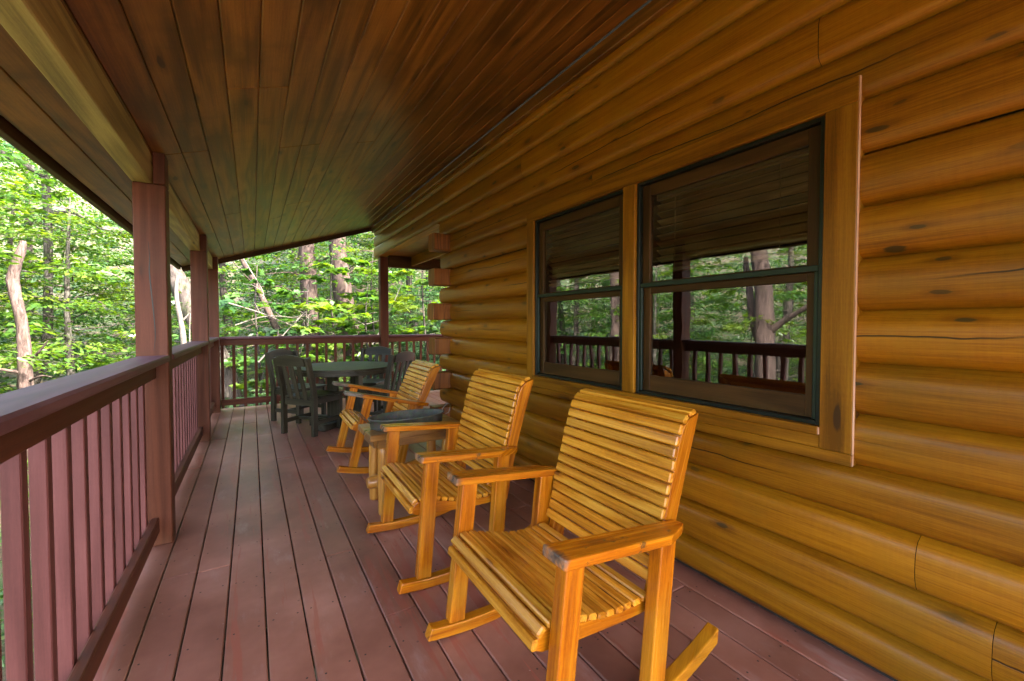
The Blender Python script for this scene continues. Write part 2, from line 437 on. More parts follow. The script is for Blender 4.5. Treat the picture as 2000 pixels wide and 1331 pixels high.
# ------------------------------------------------------------------ deck
DY0, DY1 = -2.6, 7.62
def deck():
    mb = MB(); p = .1442; gap = .006
    seams = [-.398+p*i for i in range(-1, 45)]
    for i in range(len(seams)-1):
        x0, x1 = seams[i]+gap/2, seams[i+1]-gap/2
        y = DY0
        cuts = [random.uniform(-.3, 2.8), random.uniform(4.2, 6.6)]
        if i == 2: cuts = [2.62]
        ys = [DY0]+cuts+[DY1]
        for a, b in zip(ys[:-1], ys[1:]):
            if x0 > 1.95 and b < 4.6: continue
            if x0 > 1.95: a = max(a, 4.5)
            bx(mb, x0, x1, a+.002, b-.002, -.026+random.uniform(-.001, 0), random.uniform(-.0012, .0008), axis=1, ch=.004)
    mb.build("deck", M['deck'])["kind"] = "structure"
    mb = MB()
    bx(mb, -.545, -.507, DY0, DY1, -.28, -.030, 1); bx(mb, -.5, 6, DY1-.06, DY1-.02, -.28, -.030, 0)
    for k in range(26):
        y = DY0+.2+k*.4
        if y < DY1-.1: bx(mb, -.50, 1.9 if y < 4.5 else 6, y, y+.038, -.26, -.030, 0)
    mb.build("deck_framing", M['dark'])["kind"] = "structure"  # joists coloured dark so that the gaps between boards look shaded
deck()
def deck_screws():
    mb = MB(); p = .1442
    for i in range(-1, 16):
        for k in range(1, 26):
            y = DY0+.219+k*.4
            if y < -.2 or y > 7.5: continue
            for q in (.028, p-.028):
                x = -.398+p*i+q+random.uniform(-.004, .004); yy = y+random.uniform(-.008, .008)
                a0 = random.random()
                V = [(x+.0042*math.cos(a0+j*math.pi/3), yy+.0042*math.sin(a0+j*math.pi/3), .0010) for j in range(6)]
                mb.add(V, [list(range(6))], [(v[0], v[1]) for v in V], .5)
    mb.build("deck_screws", M['screw'])["kind"] = "structure"
deck_screws()
def chip(label, x, y, l, w, a):
    mb = MB(); rbox(mb, (0, 0, .0015), (l/2, w/2, .0013), None, .0006, 0)
    o = mb.build("paint_chip", M['chip'], None, loc=(x, y, .0012)); o.rotation_euler = (0, 0, a)
    o["label"] = label; o["category"] = "paint chip"
chip("long white paint flake on the deck between the closest rocker and the wall", 1.3085, 1.075, .045, .009, rad(115))
chip("small round white paint flake on the deck behind the closest rocker's back tip", 1.4625, 1.005, .016, .012, .3)

# ------------------------------------------------------------------ porch roof
SL = .335
def cz(x): return 2.215+SL*(x+.46)
RY0, RY1 = -3.0, 7.62
def porch_roof():
    t = thing("porch_roof", "sloping brown board porch ceiling over the deck", "roof", (0, 0, 0))
    mb = MB(); xs = [-.46]
    bw = .1265
    xs = [-.46+bw*k for k in range(-3, 19)]
    cut_at = [.35, 2.36, 3.12, 3.2, 4.86, 5.7, 1.1, 3.9, 6.3]
    ca = math.cos(math.atan(SL)); sa = math.sin(math.atan(SL))
    R = Matrix(((ca, 0, -sa), (0, 1, 0), (sa, 0, ca)))
    pre = {3: [3.12], 4: [3.12], 6: [2.36], 7: [2.36], 5: [4.86], 8: [3.2], 9: [3.2, 4.86], 10: [4.86], 12: [3.26]}
    for i in range(len(xs)-1):
        x0, x1 = xs[i], xs[i+1]
        if x1 > 1.872: x1 = 1.872
        if x1-x0 < .02: continue
        cuts = pre.get(i, [])+([random.uniform(5.4, 6.8)] if random.random() < .5 else [])+[random.uniform(-.6, .9)]
        ys = [RY0]+sorted(cuts)+[RY1]
        for a, b in zip(ys[:-1], ys[1:]):
            xm = (x0+x1)/2
            c = Vector((xm, (a+b)/2, cz(xm)))+R @ Vector((0, 0, .012+random.uniform(0, .0008)))
            rbox(mb, c, ((x1-x0)/2/ca-.0012, (b-a)/2-.0006, .012), R, .0042, 1)
    mb.build("ceiling", M['ceil'], t)
    mb = MB()       # roof deck and shingles above the boards, carried on over the cabin
    def pl(x): return Vector((x, 0, cz(x)))
    a, b = pl(-.93)+Vector((0, RY0, .07)), pl(6.2)+Vector((0, RY0, .07))
    L = (b-a).length
    rbox(mb, ((a+b)/2+Vector((0, (RY1-RY0)/2, 0))), (L/2, (RY1-RY0)/2, .04), R, .003, 1)
    mb.build("roof_panel", M['roofing'], t)
    mb = MB()
    bx(mb, -.895, -.857, RY0, RY1+.03, 2.050, 2.235, 1)
    mb.build("eave_fascia", M['sash'], t)
    mb = MB()       # trim under the end of the roof
    a, b = pl(-.85)+Vector((0, RY1+.02, -.012)), pl(1.88)+Vector((0, RY1+.02, -.012))
    bar(mb, a, b, .038, .11, upv=R @ Vector((0, 0, 1)))
    mb.build("gable_fascia", M['sash'], t)
    for x in (2.42, 3.05, 3.68):
        mb = MB(); bx(mb, x, x+.04, 4.62, 7.30, 2.30, 2.46, 1)
        mb.build("joist", M['casing'], t)
    mb = MB(); bx(mb, 2.0, 6.0, 4.62, 7.45, 2.463, 2.48, 0)
    mb.build("side_porch_ceiling", M['ceil'], t)
porch_roof()

# beams
t = thing("roof_beam", "long pale timber beam running under the ceiling boards along the outer edge of the porch", "beam", (0, 0, 0))
mb = MB(); bx(mb, -.552, -.462, RY0, 7.42, 2.045, 2.207, 1, .004, .5); mb.build("timber", M['beam'], t)
t = thing("end_beam", "dark header beam across the far end of the side porch beside the cabin corner", "beam", (0, 0, 0))
mb = MB(); bx(mb, 2.03, 6.0, 7.32, 7.42, 2.26, 2.46, 0, .004, .4); mb.build("timber", M['sash'], t)

# posts
def post(label, x0, x1, y0, y1, top, beam_notch=True):
    t = thing("porch_post", label, "post", ((x0+x1)/2, (y0+y1)/2, 0), group="square posts holding up the porch roof")
    mb = MB(); cx, cy = (x0+x1)/2, (y0+y1)/2
    if beam_notch:      # the beam sits in a notch cut from the outer half of the post top
        bx(mb, x0-cx, x1-cx, y0-cy, y1-cy, 0, 2.0435, 2, .005, .5)
        bx(mb, -.459-cx, x1-cx, y0-cy+.001, y1-cy-.001, 2.0455, cz(-.43)-.004, 2, .004, .5)
    else:
        bx(mb, x0-cx, x1-cx, y0-cy, y1-cy, 0, top, 2, .005, .5)
    mb.build("shaft", M['post'], t)
    return t
post("thick square reddish brown post nearest the camera with a long vertical crack", -.548, -.405, 3.062, 3.185, 0)
post("square reddish brown post in the middle of the long railing", -.545, -.402, 5.565, 5.700, 0)
post("square reddish brown corner post where the long railing meets the far railing", -.545, -.402, 7.285, 7.425, 0)
post("slim brown post under the cabin header at the far railing", 1.885, 2.022, 7.335, 7.47, 2.435, False)
# crack in the near post: a thin dark split modelled as a groove strip
def crack():
    mb = MB(); pts = [(-.470, 1.11), (-.462, 1.2), (-.468, 1.33), (-.476, 1.45), (-.482, 1.56), (-.479, 1.63), (-.484, 1.72)]
    P = smooth_pts(pts, 26)
    V = []; UV = []
    for i, p in enumerate(P):
        w = .0022*math.sin(math.pi*(i+.3)/26)+.0004
        for s in (-1, 1):
            V.append((p.x+s*w+.4765, -.0623-.0012, p.y)); UV.append((p.y, p.x))
    n = len(P)
    mb.add(V, [[2*i, 2*i+1, 2*i+3, 2*i+2] for i in range(n-1)], UV, .3)
    o = mb.build("crack", M['frame'], bpy.data.objects["porch_post"])
    o["label"] = "thin dark vertical crack"
crack()

# railings
def railing_y(label, y0, y1, group, first):
    t = thing("porch_railing", label, "railing", (-.48, (y0+y1)/2, 0), group=group)
    ym = (y0+y1)/2; dy0, dy1 = y0-ym, y1-ym; ox = .48
    mb = MB(); bx(mb, -.545+ox, -.398+ox, dy0, dy1, 1.046, 1.083, 1, .009, .5); mb.build("cap_rail", M['cap'], t)
    mb = MB(); bx(mb, -.500+ox, -.462+ox, dy0, dy1, .955, 1.0445, 1, .004, .5); mb.build("top_rail", M['post'], t)
    mb = MB(); bx(mb, -.500+ox, -.462+ox, dy0, dy1, .076, .165, 1, .005, .5); mb.build("bottom_rail", M['post'], t)
    y = first
    while y < y1-.03:
        if y > y0+.02:
            mb = MB(); bx(mb, -.5395+ox, -.5015+ox, y-.019-ym, y+.019-ym, .04+random.uniform(-.006, .006), 1.043, 2, .003, random.uniform(.2, .8))
            mb.build("baluster", M['rail'], t)
        y += .1565
    return t
RG = "railing sections around the deck"
railing_y("painted railing section nearest the camera running up to the first post", -.4, 3.060, RG, 1.568-.1565*12)
railing_y("painted railing section between the first and middle posts", 3.187, 5.563, RG, 3.29)
railing_y("short painted railing section between the middle post and the corner post", 5.702, 7.283, RG, 5.81)
def railing_x(label, x0, x1, xs):
    xm = (x0+x1)/2; oy = 7.43
    t = thing("porch_railing", label, "railing", (xm, oy, 0), group=RG)
    mb = MB(); bx(mb, x0-xm, x1-xm, 7.345-oy, 7.485-oy, 1.046, 1.083, 0, .008, .5); mb.build("cap_rail", M['cap'], t)
    mb = MB(); bx(mb, x0-xm, x1-xm, 7.392-oy, 7.43-oy, .955, 1.0445, 0, .004, .5); mb.build("top_rail", M['post'], t)
    mb = MB(); bx(mb, x0-xm, x1-xm, 7.392-oy, 7.43-oy, .076, .165, 0, .005, .5); mb.build("bottom_rail", M['post'], t)
    for x in xs:
        mb = MB(); bx(mb, x-.019-xm, x+.019-xm, 7.4315-oy, 7.4695-oy, .035+random.uniform(-.01, .01), 1.043, 2, .003, random.uniform(.1, .7)); mb.build("baluster", M['post'], t)
railing_x("far painted railing across the end of the deck behind the round table", -.400, 1.883, [-.375+.1405*k for k in range(16)])
railing_x("painted railing section between the slim far post and the cabin corner", 2.024, 5.6, [2.115+.1305*k for k in range(26)])

# ------------------------------------------------------------------ log cabin
def log_z(n): return -.015+.1888*n
def cabin():
    t = thing("log_cabin", "honey brown log cabin with rounded logs and a pair of windows", "cabin", (1.9, 2.0, 0))
    OX, OY = -1.9, -2.0
    mb = MB()
    K = 12
    def course(n, y0, y1, z0=None, endcap=False):
        za, zb = log_z(n), log_z(n+1)
        if z0: za = z0
        ou, ov = random.uniform(0, 60), random.uniform(0, 60); tone = random.random()
        nseg = max(1, int((y1-y0)/.5))
        amp = random.uniform(-.003, .003)
        low = n < 10; XS = 1.896 if low else 1.878
        V = []; UV = []; VL = []
        ph = random.uniform(0, 6)
        for s in range(nseg+1):
            y = y0+(y1-y0)*s/nseg
            for k in range(K+1):
                q = k/K; e = abs(2*q-1)
                d = (1-e**(2.5 if low else 4.6))**(.52 if low else .62)
                XB = 1.842 if low else 1.846
                x = XS-(XS-XB)*d+amp*math.sin(y*.9+ph)*d
                rd = 0
                if endcap and s == nseg: rd = .03*(1-d)
                V.append((x+OX, y-rd+OY, za+(zb-za)*q)); UV.append((y+ou, q*(zb-za)*1.25+ov)); VL.append(q)
        F = []
        for s in range(nseg):
            for k in range(K):
                a = s*(K+1)+k; F.append([a, a+K+1, a+K+2, a+1])
        mb.add(V, [f[::-1] for f in F], UV, tone, VL, True)
        if endcap:      # sawn end of the log and its round far side
            ring = [V[nseg*(K+1)+k] for k in range(K+1)]
            back = [(x+.17, y, z) for (x, y, z) in ring[::-1]]
            zc = (za+zb)/2
            back = [(2.06-abs(2*((z-za)/(zb-za))-1)**3*.03+OX, y, z) for (x, y, z) in ring[::-1]]
            P = ring+back
            mb.add(P, [list(range(len(P)))], [(random.uniform(0, .01)+p[0]*.2, p[2]) for p in P], tone)
            # underside and top slab so that the log is solid
            y0b = y1-.35+OY
            for kk in (0, K):
                x0, yy, z = ring[kk]
                mb.add([(x0, y0b, z), (x0, yy, z), (2.04+OX, yy, z), (2.04+OX, y0b, z)], [[0, 1, 2, 3] if kk else [3, 2, 1, 0]], [(0, 0), (1, 0), (1, .2), (0, .2)], tone)
    WEND = 4.555
    for n in range(0, 16):
        if n >= 13: yend, cap_ = 7.60, False
        elif n % 2 == 0: yend, cap_ = WEND+random.uniform(-.02, .02), True
        else: yend, cap_ = 4.30, False
        ranges = [(-2.6, .70), (2.68, yend)] if 4 <= n <= 10 else [(-2.6, yend)]
        for (a, b) in ranges:
            cuts = [a]
            y = a+random.uniform(1.8, 3.4)
            while y < b-1.0:
                cuts.append(y); y += random.uniform(2.4, 4.0)
            cuts.append(b)
            for i in range(len(cuts)-1):
                course(n, cuts[i]+.0008, cuts[i+1]-.0008, .026 if n == 0 else None, cap_ and i == len(cuts)-2)
    mb.build("log_wall", M['log'], t)
    # solid core behind the log faces, with the window opening left free
    mb = MB()
    def cbx(x0, x1, y0, y1, z0, z1, ax=1): bx(mb, x0+OX, x1+OX, y0+OY, y1+OY, z0, z1, ax, .002, .3)
    cbx(1.906, 2.02, -2.6, 4.28, .0, .80); cbx(1.906, 2.02, -2.6, 4.28, 2.07, 2.95); cbx(1.906, 2.02, -2.6, .72, .8, 2.07); cbx(1.906, 2.02, 2.66, 4.28, .8, 2.07)
    cbx(1.906, 2.0, 4.28, 7.60, 2.44, 2.97)
    mb.build("wall_core", M['dark'], t)  # dark colour stands in for shade at the gap under the logs
    mb = MB(); bx(mb, 1.846+OX, 1.985+OX, 4.62+OY, 7.605+OY, 2.428, 2.4375, 1, .001, .6)
    mb.build("header_soffit", M['casing'], t)
    # end wall of cross-laid logs; their sawn ends stick out past the corner
    for n in range(1, 13, 2):
        mb = MB(); z0, z1 = log_z(n)+.004, log_z(n+1)-.004
        jx = random.uniform(-.015, .015)
        prof = [(4.275, z0+.008), (4.270, (z0+z1)/2-.03), (4.270, (z0+z1)/2+.03), (4.276, z1-.006), (4.30, z1), (4.45, z1), (4.468, (z0+z1)/2), (4.45, z0), (4.29, z0)]
        prism(mb, prof, 1.668+jx, 6.0, lambda a, b, c: (c+OX, a+OY, b), (0, 1))
        mb.build("corner_log", M['log_end'], t, bevel=.006)
    mb = MB()
    for n in range(0, 13, 2):
        bx(mb, 2.07+OX, 6+OX, 4.30+OY, 4.44+OY, log_z(n)+.006, log_z(n+1)-.006, 0, .02)
    mb.build("end_wall", M['log'], t)
    # trim along the top of the wall
    mb = MB(); bx(mb, 1.800+OX, 1.842+OX, -2.6+OY, 7.585+OY, 2.868, 2.955, 1, .006, .6)
    mb.build("wall_trim", M['ceil'], t)
    # casing
    mb = MB()
    cx0, cx1 = 1.828+OX, 1.905+OX
    def tr(y0, y1, z0, z1, ax, f=0): bx(mb, cx0+f, cx1, y0+OY, y1+OY, z0, z1, ax, .0025)
    tr(.632, 2.735, 2.047, 2.136, 1); tr(.632, .735, .7875, 2.0465, 2); tr(1.650, 1.738, .8705, 2.0465, 2); tr(2.648, 2.735, .7875, 2.0465, 2)
    tr(.7355, 2.6475, .7875, .838, 1, .004); tr(.632, 2.735, .743, .787, 1, .001)
    tr(.7355, 2.6475, .8385, .870, 1, -.012)
    mb.build("window_casing", M['casing'], t)
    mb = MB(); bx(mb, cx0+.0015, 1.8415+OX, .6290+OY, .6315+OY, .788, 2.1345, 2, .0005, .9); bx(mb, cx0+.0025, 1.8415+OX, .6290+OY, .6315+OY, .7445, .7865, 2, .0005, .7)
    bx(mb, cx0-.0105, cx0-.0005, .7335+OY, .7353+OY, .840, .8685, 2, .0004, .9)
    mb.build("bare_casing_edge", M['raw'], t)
    # windows
    for (y0, y1) in ((.735, 1.650), (1.738, 2.648)):
        w = MB()
        z0, z1 = .870, 2.047; zm = 1.475
        def fb(m, x0, x1, a, b, c, d, ax): bx(m, x0+OX, x1+OX, a+OY, b+OY, c, d, ax, .002, .5)
        f = .020
        fb(w, 1.846, 1.90, y0+.0005, y0+f, z0, z1, 2); fb(w, 1.846, 1.90, y1-f, y1-.0005, z0, z1, 2)
        fb(w, 1.8465, 1.90, y0+f, y1-f, z1-.018, z1-.0005, 1); fb(w, 1.8465, 1.90, y0+f, y1-f, z0+.0005, z0+.018, 1)
        wo_ = w.build("window", M['frame'], t)
        s = MB()
        a, b = y0+f+.001, y1-f-.001; st = .050
        # upper sash
        fb(s, 1.872, 1.902, a, a+st, zm, z1-.019, 2); fb(s, 1.872, 1.902, b-st, b, zm, z1-.019, 2)
        fb(s, 1.873, 1.901, a+st, b-st, z1-.019-.062, z1-.019, 1); fb(s, 1.873, 1.901, a+st, b-st, zm-.01, zm+.02, 1)
        # lower sash
        fb(s, 1.8785, 1.908, a, a+st, z0+.019, zm-.011, 2); fb(s, 1.8785, 1.908, b-st, b, z0+.019, zm-.011, 2)
        fb(s, 1.8795, 1.907, a+st, b-st, zm-.046, zm-.0105, 1); fb(s, 1.8795, 1.907, a+st, b-st, z0+.019, z0+.105, 1)
        s.build("sash", M['sash'], wo_)
        s = MB()
        fb(s, 1.852, 1.870, a, b, zm-.012, zm+.012, 1); fb(s, 1.8525, 1.8695, a, a+.015, z0+.019, zm-.0125, 2); fb(s, 1.8525, 1.8695, b-.015, b, z0+.019, zm-.0125, 2)
        s.build("screen_frame", M['screen_frame'], wo_)
        s = MB()
        for (za, zb_, xg) in ((zm+.02, z1-.081, 1.886), (z0+.105, zm-.046, 1.892)):
            V = [(xg+OX, a+st-.004+OY, za-.004), (xg+OX, b-st+.004+OY, za-.004), (xg+OX, b-st+.004+OY, zb_+.004), (xg+OX, a+st-.004+OY, zb_+.004)]
            s.add(V, [[0, 3, 2, 1]], [(0, 0), (1, 0), (1, 1), (0, 1)], .5)
        s.build("pane", M['glass'], wo_)
        s = MB(); zz = 1.575
        while zz < z1-.10:
            c = Vector((1.936+OX, (a+b)/2+OY, zz)); R_ = Euler((0, rad(28), 0)).to_matrix()
            rbox(s, c, (.024, (b-a)/2-.06, .0016), R_, .001, 1)
            zz += .041
        bx(s, 1.92+OX, 1.97+OX, a+.055+OY, b-.055+OY, 1.545, 1.565, 1, .003)
        bx(s, 1.92+OX, 1.975+OX, a+.055+OY, b-.055+OY, z1-.105, z1-.055, 1, .003)
        for q in (.2, .8):
            yy = a+(b-a)*q
            bx(s, 1.922+OX, 1.9235+OX, yy+OY, yy+.003+OY, 1.56, z1-.1, 2, .0004)
        s.build("blind", M['slat'], wo_)
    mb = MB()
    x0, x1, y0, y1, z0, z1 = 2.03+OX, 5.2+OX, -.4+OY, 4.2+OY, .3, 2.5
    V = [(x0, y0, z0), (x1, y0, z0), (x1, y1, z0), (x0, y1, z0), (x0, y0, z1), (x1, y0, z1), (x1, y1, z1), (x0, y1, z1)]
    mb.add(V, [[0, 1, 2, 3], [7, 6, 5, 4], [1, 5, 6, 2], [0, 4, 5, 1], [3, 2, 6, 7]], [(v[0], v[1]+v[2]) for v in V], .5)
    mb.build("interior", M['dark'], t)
cabin()

# ------------------------------------------------------------------ rocking chairs
CU, CW, RR = .01805, 1.48595, 1.53      # centre and radius of the rockers' circle in the chair's own frame
def rocking_chair(label, xc, yc, yaw, a, arm_front=-.037, arm_back=.517, arm_w=.593, worn=None):
    loc = Vector((xc, yc, RR))+Euler((0, a, yaw)).to_matrix() @ Vector((0, 0, -RR))
    t = thing("rocking_chair", label, "rocking chair", loc, (0, a, yaw), "slatted rocking chairs in a row along the log wall")
    ou_, ow_ = CU, CW-RR
    def L(u, v, w): return Vector((u-ou_, v, w-ow_))
    ch = M['chair']
    # seat slats
    sc = smooth_pts([(-.034, .292), (-.032, .325), (-.012, .356), (.045, .366), (.14, .348), (.24, .335), (.34, .337), (.418, .350)], 90)
    mb = MB()
    for (p, tg) in by_length(sc, .0392, .016):
        x = Vector((tg.x, 0, tg.y)); z = Vector((-tg.y, 0, tg.x))
        R = Matrix((x, Vector((0, 1, 0)), z)).transposed()
        rbox(mb, L(p.x, 0, p.y)+z*.001, (.0161, .297+random.uniform(-.003, .003), .0105), R, .005, 1)
    mb.build("seat", M['slat_pine'], t)
    bc = smooth_pts([(.432, .372), (.450, .47), (.462, .58), (.484, .70), (.504, .82), (.524, .90), (.556, .944), (.596, .962)], 90)
    mb = MB()
    for (p, tg) in by_length(bc, .0418, .010):
        x = Vector((tg.x, 0, tg.y)); z = Vector((-tg.y, 0, tg.x))
        R = Matrix((x, Vector((0, 1, 0)), z)).transposed()
        rbox(mb, L(p.x, 0, p.y), (.0177, .296+random.uniform(-.003, .003), .0095), R, .005, 1)
    mb.build("backrest", M['slat_pine'], t)
    front = [(p.x+.0145, p.y-.002) for p in bc[::6]]
    front = [(x-.004 if y > .93 else x, y-.012 if y > .93 else y) for (x, y) in front]
    rear = [(.622, .955), (.600, .86), (.572, .74), (.545, .60), (.520, .44), (.505, .30)]
    for s in (-1, 1):
        mb = MB(); prism(mb, front+rear+[(.43, .29)], .256, .290, lambda u, w, v: L(u, s*v, w), (.25, 1))
        mb.build("back_panel", ch, t, bevel=.003)
    for s in (-1, 1):
        top = [(p.x, p.y-.0112) for p in sc[8::8]]
        mb = MB(); prism(mb, top+[(.47, .335), (.47, .300), (.3, .288), (.12, .283), (-.005, .287)], .257, .2885, lambda u, w, v: L(u, s*v, w))
        mb.build("side_apron", ch, t, bevel=.003)
    def rock(r, u): return CW-math.sqrt(r*r-(u-CU)**2)
    for s in (-1, 1):
        for (u0, u1) in ((0.0, .068), (.388, .460)):
            mb = MB()
            bz = rock(RR-.05, (u0+u1)/2)+.002
            prism(mb, [(u0, bz+(-.004 if u0 > .1 else 0)), (u1, bz+(.006 if u0 > .1 else 0)), (u1, arm_w-.0305), (u0, arm_w-.0305)], .306, .354, lambda u, w, v: L(u, s*v, w), (0, 1))
            mb.build("leg", ch, t, bevel=.005)
    for s in (-1, 1):
        mb = MB(); us = np.linspace(-.085, .745, 24)
        lo = [(u, rock(RR, u)) for u in us]; hi = [(u, rock(RR-.047, u)) for u in us[::-1]]
        hi[-1] = (hi[-1][0]+.012, hi[-1][1])
        prism(mb, lo+hi, .307, .353, lambda u, w, v: L(u, s*v, w))
        mb.build("rocker", ch, t, bevel=.005)
    for s in (-1, 1):
        f, b = arm_front, arm_back
        o = [(f, .288), (f, .384), (f+.006, .390), (b-.13, .390), (b-.03, .352), (b, .335), (b, .318), (b-.008, .302), (b-.03, .297)]
        mb = MB(); prism(mb, o, arm_w-.030, arm_w, lambda u, v, w: L(u, s*v, w))
        ar = mb.build("armrest", worn or M['chair_arm'], t, bevel=.005)
    for (u, w_, a_, b_) in ((.435, .315, .035, .045), (.02, .31, .03, .04)):
        mb = MB(); bar(mb, L(u, -.256, w_), L(u, .256, w_), a_, b_, .003); mb.build("cross_rail", ch, t)
    return t

def arm_mat():
    """varnished pine whose front tips are worn to bare grey wood"""
    m = M['chair'].copy(); m.name = "worn_armrest_pine"
    nt_ = m.node_tree; p = [n for n in nt_.nodes if n.type == 'BSDF_PRINCIPLED'][0]
    src = p.inputs['Base Color'].links[0].from_socket
    g = G.__new__(G); g.m = m; g.t = nt_; g.out = [n for n in nt_.nodes if n.type == 'OUTPUT_MATERIAL'][0]
    ob = g.n("TexCoord").outputs["Object"]
    x = g.n("SeparateXYZ", None, Vector=ob).outputs[0]
    n1 = g.noise(g.mapv(ob, (9, 30, 30)), 1.0, 5.0, .65)
    tip = g.math('ADD', x, g.math('MULTIPLY', n1, .09))
    msk = g.math('SUBTRACT', 1.0, g.step(tip, -.022, .012))
    spots = g.step(g.noise(g.mapv(ob, (16, 26, 26), (3, 1, 0)), 1.0, 4.0, .7), .60, .65)
    col = g.mix(g.math('MULTIPLY', spots, .8), src, (.085, .045, .02))
    col = g.mix(g.math('MULTIPLY', msk, .88), col, g.ramp(n1, ((.4, (.05, .05, .045)), (.6, (.20, .19, .16)))))
    nt_.links.new(col, p.inputs['Base Color'])
    return m
M['chair_arm'] = arm_mat()
rocking_chair("honey pine rocking chair closest to the camera with dark worn armrest tips", .830, 1.221, -.004, .108)
rocking_chair("honey pine rocking chair standing between the closest rocker and the side table", .789, 2.232, -.012, .083)
rocking_chair("tilted back honey pine rocking chair in front of the dark dining set", 1.022, 3.935, -.02, .232, -.165, .565, .610)

# ------------------------------------------------------------------ dark dining set
def dining_chair(label, x, y, face, first=None):
    rot = (0, 0, math.atan2(face[1], face[0])); grp = "dark dining chairs around the round table"
    if first: return copy_thing(first, (x, y, 0), rot, label, grp)
    t = thing("dining_chair", label, "dining chair", (x, y, 0), rot, grp)
    m = M['poly']
    for s in (-1, 1):
        mb = MB()
        prism(mb, [(-.032, 0), (.030, 0), (.032, .42), (.010, .56), (-.066, .890), (-.072, .896), (-.122, .886), (-.126, .880), (-.045, .56), (-.030, .42)], .200, .240, lambda a, b, c: Vector((a, s*c, b)), (0, 1))
        mb.build("rear_leg", m, t, bevel=.004)
        mb = MB(); bx(mb, .385, .440, s*.19, s*.232, 0, .418, 2, .004); mb.build("front_leg", m, t)
        mb = MB(); bx(mb, .028, .387, s*.203, s*.228, .355, .418, 0, .003); mb.build("side_apron", m, t)
        mb = MB(); bx(mb, .026, .388, s*.203, s*.226, .120, .168, 0, .003); mb.build("stretcher", m, t)
    mb = MB()
    for k in range(5): bx(mb, -.005+k*.094, .084+k*.094, -.198 if k == 0 else -.240, .198 if k == 0 else .240, .420, .442, 1, .004)
    mb.build("seat", m, t)
    mb = MB(); bx(mb, -.012, .016, -.199, .199, .340, .412, 1, .003); mb.build("seat_rail", m, t)
    mb = MB(); bx(mb, .40, .425, -.189, .189, .355, .417, 1, .003); mb.build("seat_rail", m, t)
    def lean(z): return -.010-.088*(z-.56)/.325
    mb = MB()
    n = 14; V = []; 
    for i in range(n+1):
        yy = -.199+.398*i/n; q = (yy/.2)**2
        zt = .925-.040*q; zb = .795
        xb = -.012*(1-q)
        for (zz, dx) in ((zb, -.014), (zb, .014), (zt, .012), (zt, -.016)):
            V.append((lean(zz)-.028+dx+xb, yy, zz))
    F = []
    for i in range(n):
        for k in range(4):
            j = (k+1) % 4; F.append([4*i+k, 4*i+j, 4*i+4+j, 4*i+4+k])
    F += [[0, 3, 2, 1], [4*n, 4*n+1, 4*n+2, 4*n+3]]
    mb.add(V, F, [(p[1], p[2]) for p in V], .5); mb.build("top_rail", m, t, bevel=.004)
    for yy in (-.105, 0, .105):
        mb = MB(); bar(mb, (.0, yy, .405), (lean(.81)-.030, yy, .81), .052, .018, .003, (1, 0, 0)); mb.build("back_slat", m, t)
    mb = MB(); bx(mb, .19, .22, -.202, .202, .126, .162, 1, .003); mb.build("cross_stretcher", m, t)
    return t
dc = dining_chair("dark dining chair with its back to the camera left of the round table", .445, 5.335, (.77, .64))
dining_chair("dark dining chair half hidden behind the chair that has its back to the camera", .40, 6.42, (.62, -.78), dc)
dining_chair("dark dining chair between the round table and the tilted rocking chair", 1.56, 5.32, (-.62, .78), dc)
dining_chair("dark dining chair on the far side of the round table by the slim post", 1.57, 6.50, (-.62, -.78), dc)
def dining_table():
    t = thing("dining_table", "round dark slatted dining table set in the deck corner", "table", (1.0, 5.68, 0))
    m = M['poly']; r = .62
    mb = MB(); w = .0965; n = 13
    for i in range(n):
        y0, y1 = -r+2*r*i/n+.002, -r+2*r*(i+1)/n-.002
        f = lambda y: math.sqrt(max(0.0, (r-.004)**2-y*y))
        ys = np.linspace(y0, y1, 7)
        o = [(f(y), y) for y in ys]+[(-f(y), y) for y in ys[::-1]]
        prism(mb, o, .712, .738, lambda a, b, c: Vector((a, b, c)))
    mb.build("table_top", m, t, bevel=.002)
    mb = MB()
    n = 48; V = []; F = []
    for k in range(n):
        a = 2*math.pi*k/n
        for (rr, z) in ((r-.045, .660), (r-.010, .660), (r-.010, .709), (r-.045, .709)): V.append((rr*math.cos(a), rr*math.sin(a), z))
    for k in range(n):
        for q in range(4):
            F.append([4*k+q, 4*((k+1) % n)+q, 4*((k+1) % n)+(q+1) % 4, 4*k+(q+1) % 4])
    mb.add(V, F, [(math.atan2(v[1], v[0])*r, v[2]) for v in V], .5); mb.build("rim", m, t, bevel=.003)
    for k in range(4):
        a = rad(45+90*k); d = Vector((math.cos(a), math.sin(a), 0))
        mb = MB(); bar(mb, d*.205+Vector((0, 0, .085)), d*.205+Vector((0, 0, .655)), .095, .05, .004, d); mb.build("leg", m, t)
    for k in range(2):
        a = rad(45+90*k); d = Vector((math.cos(a), math.sin(a), 0)); dz = .0 if k == 0 else .0
        for s in (-1, 1):
            mb = MB(); bar(mb, d*(.035*s)+Vector((0, 0, .0415)), d*(.46*s)+Vector((0, 0, .0415)), .11, .081, .008); mb.build("foot", m, t)
            mb = MB(); bar(mb, d*(.03*s)+Vector((0, 0, .683)), d*(.50*s)+Vector((0, 0, .683)), .04, .05, .003); mb.build("top_support", m, t)
dining_table()

